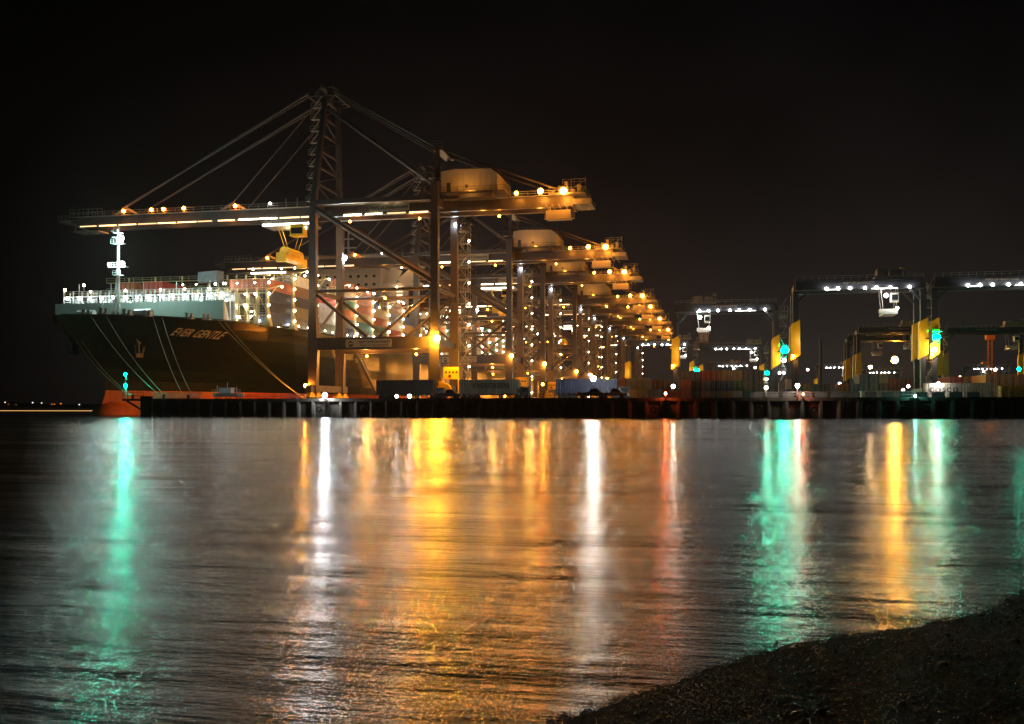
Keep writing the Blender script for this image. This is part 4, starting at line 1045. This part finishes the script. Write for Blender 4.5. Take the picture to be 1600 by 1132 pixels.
vehicle(px2X(700, 176), 176, M_DARK, "dark pickup parked between the black and grey green trailers")

# ------------------------------------------------------------------ quay furniture
def railing(x0, x1, y, label, h=1.1):
    b = MB(); b.rail([(x0, y, QZ + .004), (x1, y, QZ + .004)], h, 1.6, .06); tag(b.build("quay_railing", M_GALV), label, "railing", "railings along the quay edge")
railing(px2X(1180, 160.9), px2X(1430, 160.9), 160.9, "low steel railing on the quay edge between the white lamps and the cosco box", .85)
railing(px2X(1540, 160.9), px2X(1650, 160.9), 160.9, "low steel railing on the quay edge at the photo's right side", .85)
railing(px2X(826, 160.9), px2X(960, 160.9), 160.9, "low steel railing on the quay edge under the blue trailer", .85)
railing(px2X(380, 160.9), px2X(478, 160.9), 160.9, "low steel railing on the quay edge left of the nearest crane", .7)
# concrete barrier blocks (countable) behind the railing
bk = MB(); bk.hexa([(-.9, -.35, 0), (.9, -.35, 0), (.9, .35, 0), (-.9, .35, 0), (-.9, -.12, .85), (.9, -.12, .85), (.9, .12, .85), (-.9, .12, .85)]); bkm = bk.mesh("barrier_block", paint("barrier concrete", (.2, .2, .19), .7))
for k in range(14):
    o = bpy.data.objects.new("barrier_block", bkm); COL.objects.link(o); o.location = (px2X(1182, 165) + k * 2.5, 165, QZ + .004)
    tag(o, "pale concrete barrier block behind the railing, %s of the row from the left" % ORD[k], "barrier", "concrete barrier blocks")
# lattice gangway on the pier end
b = MB(); x0, x1, y = px2X(236, 162), px2X(311, 162), 162.2
for yy in (y, y + 1.0):
    b.beam((x0, yy, QZ + .15), (x1, yy, QZ + .15), .12, .14); b.beam((x0, yy, QZ + 1.15), (x1, yy, QZ + 1.05), .1, .1)
    n = 14
    for k in range(n):
        a, c = x0 + (x1 - x0) * k / n, x0 + (x1 - x0) * (k + 1) / n
        b.beam((a, yy, QZ + (.15 if k % 2 else 1.1)), (c, yy, QZ + (1.1 if k % 2 else .15)), .07, .07); b.beam((c, yy, QZ + .15), (c, yy, QZ + 1.1), .06, .06)
b.box(x0, x1, y, y + 1, QZ + .1, QZ + .16)
tag(b.build("gangway_ladder", M_GALV), "long aluminium lattice gangway lying on the pier end below the bow", "gangway")
# white survey boat on a cradle
root = empty("workboat", (px2X(356, 163), 163.2, QZ)); tag(root, "small white lit workboat on a cradle at the pier edge below the ship's name", "boat")
b = MB(); 
for k in range(6):
    a, c = -3 + k, -2 + k; wa, wc = 1.0 * min(1, (3.2 - abs(a)) / 1.4), 1.0 * min(1, (3.2 - abs(c)) / 1.4)
    b.hexa([(a, -wa * .5, .35), (c, -wc * .5, .35), (c, wc * .5, .35), (a, wa * .5, .35), (a, -wa, 1.0), (c, -wc, 1.0), (c, wc, 1.0), (a, wa, 1.0)])
b.build("hull", M_WHITE, root)
b = MB(); b.box(-1.4, .8, -.7, .7, 1.0, 1.9); b.box(-1.6, 1.0, -.8, .8, 1.9, 1.97); b.beam((-.2, 0, 1.97), (-.2, 0, 3.0), .07, .07); b.beam((1.6, 0, 1), (1.6, 0, 2.2), .07, .07); b.beam((-2.2, 0, 1), (-2.2, 0, 2.4), .07, .07); b.rail([(-2.8, -.7, 1.0), (-1.4, -.8, 1.0)], .7, .5, .04); b.rail([(.9, -.8, 1.0), (2.6, -.6, 1.0)], .7, .5, .04)
b.build("wheelhouse", M_WHITE, root)
b = MB(); 
for x in (-2, 0, 2): b.beam((x, -.9, .02), (x, -.3, .6), .12, .12); b.beam((x, .9, .02), (x, .3, .6), .12, .12); b.box(x - .08, x + .08, -1, 1, .01, .12)
b.build("cradle", M_DARK, root)
light(root, (0, -3.2, 3.4), (.9, .95, 1), 150, .2)
# cantilever platform and beacon
b = MB(); b.box(-106.9, BX - .12, YW + .5, YW + 3, QZ - .35, QZ); b.beam((-106.2, YW + 1, QZ - .36), (BX - .2, YW + 1, QZ - 2.2), .3, .3); b.rail([(-106.9, YW + .6, QZ), (-102.6, YW + .6, QZ)], 1.1, 1, .06)
tag(b.build("pier_platform", M_DARK), "small railed platform jutting from the pier's left end", "platform")
root = empty("beacon", (px2X(197, 161.3), 161.3, QZ)); tag(root, "navigation beacon pole with two teal lamps at the left end of the pier", "beacon")
b = MB(); b.tube((0, 0, 0), (0, 0, 4.9), .09, n=8); b.box(-.35, .35, -.1, .1, 3.4, 3.5); b.box(-.3, .3, -.1, .1, 2.0, 2.08); b.build("pole", M_GALV, root)
lamp(root, (0, -.25, 4.45), TEAL, "beacon", .25, 650, 5, "beacon_lamp", 12, 8); lamp(root, (0, -.25, 2.45), TEAL, "beacon", .25, 650, 5, "beacon_lamp", 12, 8)
# ladders and fenders down the wall
def wall_ladder(px, label):
    X = px2X(px, YW); b = MB()
    for s in (-.25, .25): b.beam((X + s, YW - .32, -1), (X + s, YW - .32, QZ + .5), .07, .07)
    for k in range(14): b.beam((X - .25, YW - .32, -.6 + k * .3), (X + .25, YW - .32, -.6 + k * .3), .05, .05)
    tag(b.build("wall_ladder", M_GALV), label, "ladder", "ladders down the quay wall")
wall_ladder(670, "steel ladder down the quay wall below the black trailer"); wall_ladder(1102, "steel ladder down the quay wall under the small gantries"); wall_ladder(1326, "steel ladder down the quay wall left of the orange flood mast"); wall_ladder(257, "steel ladder down the pier wall near the beacon")
b = MB(); 
for z, xa, xb in ((1.9, 242, 290), (1.35, 241, 330), (.8, 243, 420)):
    b.box(px2X(xa, YW), px2X(xb, YW), YW - .45, YW - .2, z, z + .12)
b.box(px2X(222, YW), px2X(240, YW), YW - .6, YW - .2, -2, QZ + .45)
tag(b.build("fender_frame", M_WALL), "dark timber fender frame with walings on the pier's left end", "fender")

ty = MB()
for k in range(14):
    a0, a1 = 2 * math.pi * k / 14, 2 * math.pi * (k + 1) / 14
    ty.tube((.42 * math.cos(a0), 0, .42 * math.sin(a0)), (.42 * math.cos(a1), 0, .42 * math.sin(a1)), .17, n=6, cap=False)
ty.beam((0, 0, .5), (0, .25, 1.7), .05, .05)
tym = ty.mesh("tyre_fender", M_BLACK)
for k in range(16):
    X = px2X(500, YW) + k * 8.16
    o = bpy.data.objects.new("tyre_fender", tym); COL.objects.link(o); o.location = (X, YW - .5, 1.35 + .15 * math.sin(k * 2.3)); o.rotation_euler = (0, R((k * 37) % 11 - 5), 0)
    tag(o, "black tyre fender hanging on the quay wall, %s from the left" % ORD[k], "tyre fender", "tyre fenders along the quay wall")
# small flood lamps on short posts, and tall masts -------------------------------------
def post_lamp(px, py, Y, col, cn, r, L, W_, label, typ="quay_lamp", cat="lamp", pole=.06, spot=True):
    X = px2X(px, Y); z = py2Z(py, X, Y); h = z - QZ
    root = empty(typ, (X, Y, QZ)); tag(root, label, cat, "lamps on the quay" if typ == "quay_lamp" else "lighting masts over the yard")
    b = MB(); b.tube((0, 0, 0), (0, 0, max(.3, h - r * .8)), pole * 1.3, pole, 8)
    if Y < 160: b.box(-.12, .12, -.1, .9, -.25, -.02); b.box(-.3, .3, -.3, .3, 0, .06); b.build("pole", M_GALV, root)
    lamp(root, (0, -.1, h), col, cn, r, L, W_, "lamp_head", 12, 8)
    return root
post_lamp(508, 618, 159.3, (.86, .93, 1), "spotwhite", .40, 240, 25, "dazzling white work lamp low on the quay left of the black trailer")
post_lamp(640, 619.5, 180, (.95, .97, 1), "underwhite", .34, 60, 20, "white lamp glowing under the black trailer")
post_lamp(620, 619.5, 183, (.95, .97, 1), "underwhite", .3, 60, 20, "smaller white lamp under the black trailer's left half")
post_lamp(927, 592, 186, (1, .98, .9), "starwhite", .50, 330, 5, "white flood lamp glaring in front of the dark blue trailer", pole=.1)
post_lamp(1246, 603, 159.3, (1, .93, .80), "starwarm", .32, 130, 30, "warm white lamp beside the left tall gantry's thin leg", pole=.1)
post_lamp(1197, 606, 159.3, (1, .88, .70), "starwarm2", .28, 25, 50, "warm white lamp left of the left tall gantry", pole=.1)
post_lamp(1052, 604, 200, (.96, 1, .95), "starpale", .38, 50, 700, "pale white lamp at the foot of the container-carrying gantry", pole=.1)
post_lamp(1255, 616, 159.3, RED, "red", .16, 160, 8, "small red lamp on the quay edge under the left tall gantry")
post_lamp(1040, 615, 159.3, RED, "redbig", .19, 230, 3, "red lamp on the quay edge right of the quay cranes")
post_lamp(1430, 619, 159.3, (.2, .9, .75), "tealsmall", .18, 160, 25, "small teal lamp on the quay edge left of the cosco container")
post_lamp(1592, 577, 330, TEAL, "tealfar", .5, 150, 60, "teal lamp on a post at the right edge of the photo", pole=.1)
post_lamp(1590, 602, 300, (.9, 1, .95), "palefar", .5, 60, 300, "white lamp under the teal one at the right edge", pole=.1)
post_lamp(1466, 599.5, 204, (1, .85, .68), "warmsmall", .26, 160, 500, "warm lamp above the cosco container's roof", pole=.06)
post_lamp(848, 601, 235, SOD, "sodiumgl", .32, 160, 1500, "orange lamp at the foot of the third crane")
post_lamp(687, 602, 245, AMB, "sodiumgl", .3, 160, 1500, "orange lamp under the yellow electrical room")
post_lamp(1398, 563, 425, (1, .42, .04), "mast", 1.3, 620, 1500, "tall mast with a blazing orange flood lamp between the tall gantries", "lighting_mast", "lighting mast", .25)
post_lamp(1360, 574, 520, (1, .66, .28), "mastsmall", .8, 160, 9000, "shorter mast with a small orange lamp left of the blazing one", "lighting_mast", "lighting mast", .25)
post_lamp(1325, 605, 400, WHT, "rtg", .4, 60, 800, "white lamp between the dark gantry pair's feet")
post_lamp(887, 560, 600, SOD, "mastsmall2", .6, 160, 9000, "orange lit mast between the fourth and fifth quay cranes", "lighting_mast", "lighting mast", .25)
for k, (px, py, Y, cn, col) in enumerate(((1180, 575, 900, "y1", WHT), (1218, 583, 700, "y1", WHT), (1225, 583, 700, "y1", WHT), (1312, 600, 450, "y1", WHT), (1440, 597, 320, "y1", WHT), (1419, 604, 300, "y1", WHT), (1411, 610, 280, "y1", WHT), (1262, 578, 800, "y2", (1, .5, .35)), (1555, 578, 700, "y1", WHT), (1500, 590, 500, "y2", (1, .7, .4)))):
    post_lamp(px, py, Y, col, cn, .0011 * Y + .1, 20, 900, "small distant yard lamp, %s of the scattered ones from the left" % ORD[[1, 2, 3, 6, 8, 7, 6, 4, 9, 8][k] - 1] if False else "distant yard lamp standing %s" % ["over the small gantry pair", "left of the left tall gantry, lower of two", "left of the left tall gantry, nearer its leg", "between the dark gantry pair and the left tall gantry", "right of the left tall gantry's right leg", "at the left tall gantry's right foot", "among the parked machines at that foot", "just right of the left tall gantry's thin leg, reddish", "near the far gantry at the right", "above the rust containers at the right, amber"][k], pole=.08)
# bare masts
def mast(px, pyt, Y, mat, label, lattice=False):
    X = px2X(px, Y); zt = py2Z(pyt, X, Y) - QZ; b = MB()
    if lattice:
        n = int(zt / 2.2)
        for s in ((-1, -1), (1, -1), (1, 1), (-1, 1)): b.beam((s[0] * .8, s[1] * .8, 0), (s[0] * .7, s[1] * .7, zt), .22, .22)
        for k in range(n):
            z = k * 2.2; sgn = 1 if k % 2 else -1
            b.beam((-.8 * sgn, -.8, z), (.8 * sgn, -.8, z + 2.2), .14, .14); b.beam((-.8, -.8, z), (.8, -.8, z), .14, .14)
        b.box(-1.6, 1.6, -1.2, 1.2, zt, zt + 2.2); b.box(-3, -1, -.8, .8, zt * .62, zt * .62 + .8); b.box(1, 2.6, -.6, .6, zt * .45, zt * .45 + 1.2)
    else: b.tube((0, 0, 0), (0, 0, zt), .55, .32, 10); b.box(-1.4, 1.4, -1.4, 1.4, 0, .6)
    o = b.build("mast", mat, None, (X, Y, QZ)); tag(o, label, "mast"); return o
mast(1282, 528, 330, M_RTG, "tall plain grey mast right of the left tall gantry's leg")
lm = mast(1547, 531, 420, paint("orange lattice paint", (.5, .2, .05), .5), "orange lit lattice mast under the right dark gantry", True)
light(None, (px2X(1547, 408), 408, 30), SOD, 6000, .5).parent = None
# yard machines: straddle of parked reach stackers near the left tall gantry's foot
def reach_stacker(x, y, rz, label):
    root = empty("reach_stacker", (x, y, QZ), rz); tag(root, label, "reach stacker", "reach stackers in the yard")
    b = MB(); b.box(-3.5, 3.2, -1.5, 1.5, .9, 2.2); b.box(-3.6, -2, -1.4, 1.4, 2.2, 3.0); b.build("body", M_YEL, root)
    b = MB(); b.box(-1, .8, -.8, .8, 2.2, 4.0); b.build("cab", M_GLASS, root)
    b = MB(); b.beam((-3, 0, 3.0), (4.2, 0, 7.6), .7, .9); b.build("lift_arm", M_YEL, root)
    b = MB(); b.box(3.6, 5.0, -3, 3, 6.2, 6.8); b.beam((4.3, 0, 6.7), (4.2, 0, 7.6), .4, .4); b.build("spreader", M_YEL, root)
    for wx in (-2.5, 2.2):
        for wy in (-1.6, 1.6): MB().tube((wx, wy - .35, .85), (wx, wy + .35, .85), .85, n=16).build("wheel", M_BLACK, root)
# ------------------------------------------------------------------ the far side of the water, left
b = MB(); X0 = px2X(-260, 380); X1 = px2X(156, 380)
b.box(X0, X1, 380, 383, -.6, .45); 
for k in range(30): x = X0 + (X1 - X0) * k / 29; b.tube((x, 381.5, -1), (x, 381.5, 1.0), .14, n=6)
pt = b.build("floating_pontoon", M_DARK); tag(pt, "long low pontoon far left of the bow with an amber light strip", "pontoon")
MB().box(X0, X1, 379.85, 379.99, .12, .34).build("light_strip", emis("amber trail glow", (1, .52, .16), 1.1), pt)  # added bar and its amber glow stand for a passing boat's light trail
for k, (px, py, c_, s_, lab) in enumerate(((8, 629, WRM, 2.0, "leftmost of all"), (51, 629.5, WHT, 2.0, "bluish white, left of the yellow one"), (65, 630, (1, .9, .45), 1.9, "yellow, near the middle of the row"), (81, 632, SOD, 1.3, "left one of the close orange pair"), (85, 632, SOD, 1.3, "right one of the close orange pair"), (95, 631, SOD, 1.9, "brightest orange, right of the close pair"), (124, 632.5, COO, 1.9, "last white one before the ship's stem"), (13, 632, AMB, .9, "small amber, second from the left"), (25, 632.5, AMB, .9, "small amber, third from the left"))):
    X = px2X(px, 2630); z = py2Z(py, X, 2630); root = empty("street_lamp", (X, 2630, 5)); tag(root, "distant shore lamp at the left horizon, " + lab, "street lamp", "lamps on the far shore")
    MB().tube((0, 0, 0), (0, 0, z - 5), .3, n=6).build("pole", M_DARK, root); b = MB(); b.ball((0, 0, z - 5), s_, 8, 6); b.build("lamp_head", emis("shore %d" % k, c_, 1.6), root)
# ------------------------------------------------------------------ the lit night air over the terminal
hz_ = MB(); hz_.box(-2600, 1600, -60, 3400, -14, 110)
m = bpy.data.materials.new("night haze"); m.use_nodes = True; t = m.node_tree; t.nodes.clear()
o_ = t.nodes.new("ShaderNodeOutputMaterial"); v_ = t.nodes.new("ShaderNodeVolumePrincipled")
v_.inputs["Color"].default_value = (1, .96, .92, 1); v_.inputs["Density"].default_value = .00004; v_.inputs["Anisotropy"].default_value = .75
t.links.new(v_.outputs[0], o_.inputs["Volume"])
tag(hz_.build("haze", m), kind='stuff')
print("containers on ship", NB, "objects", len(bpy.data.objects), "ship lamps", LAMPCOUNT[0])
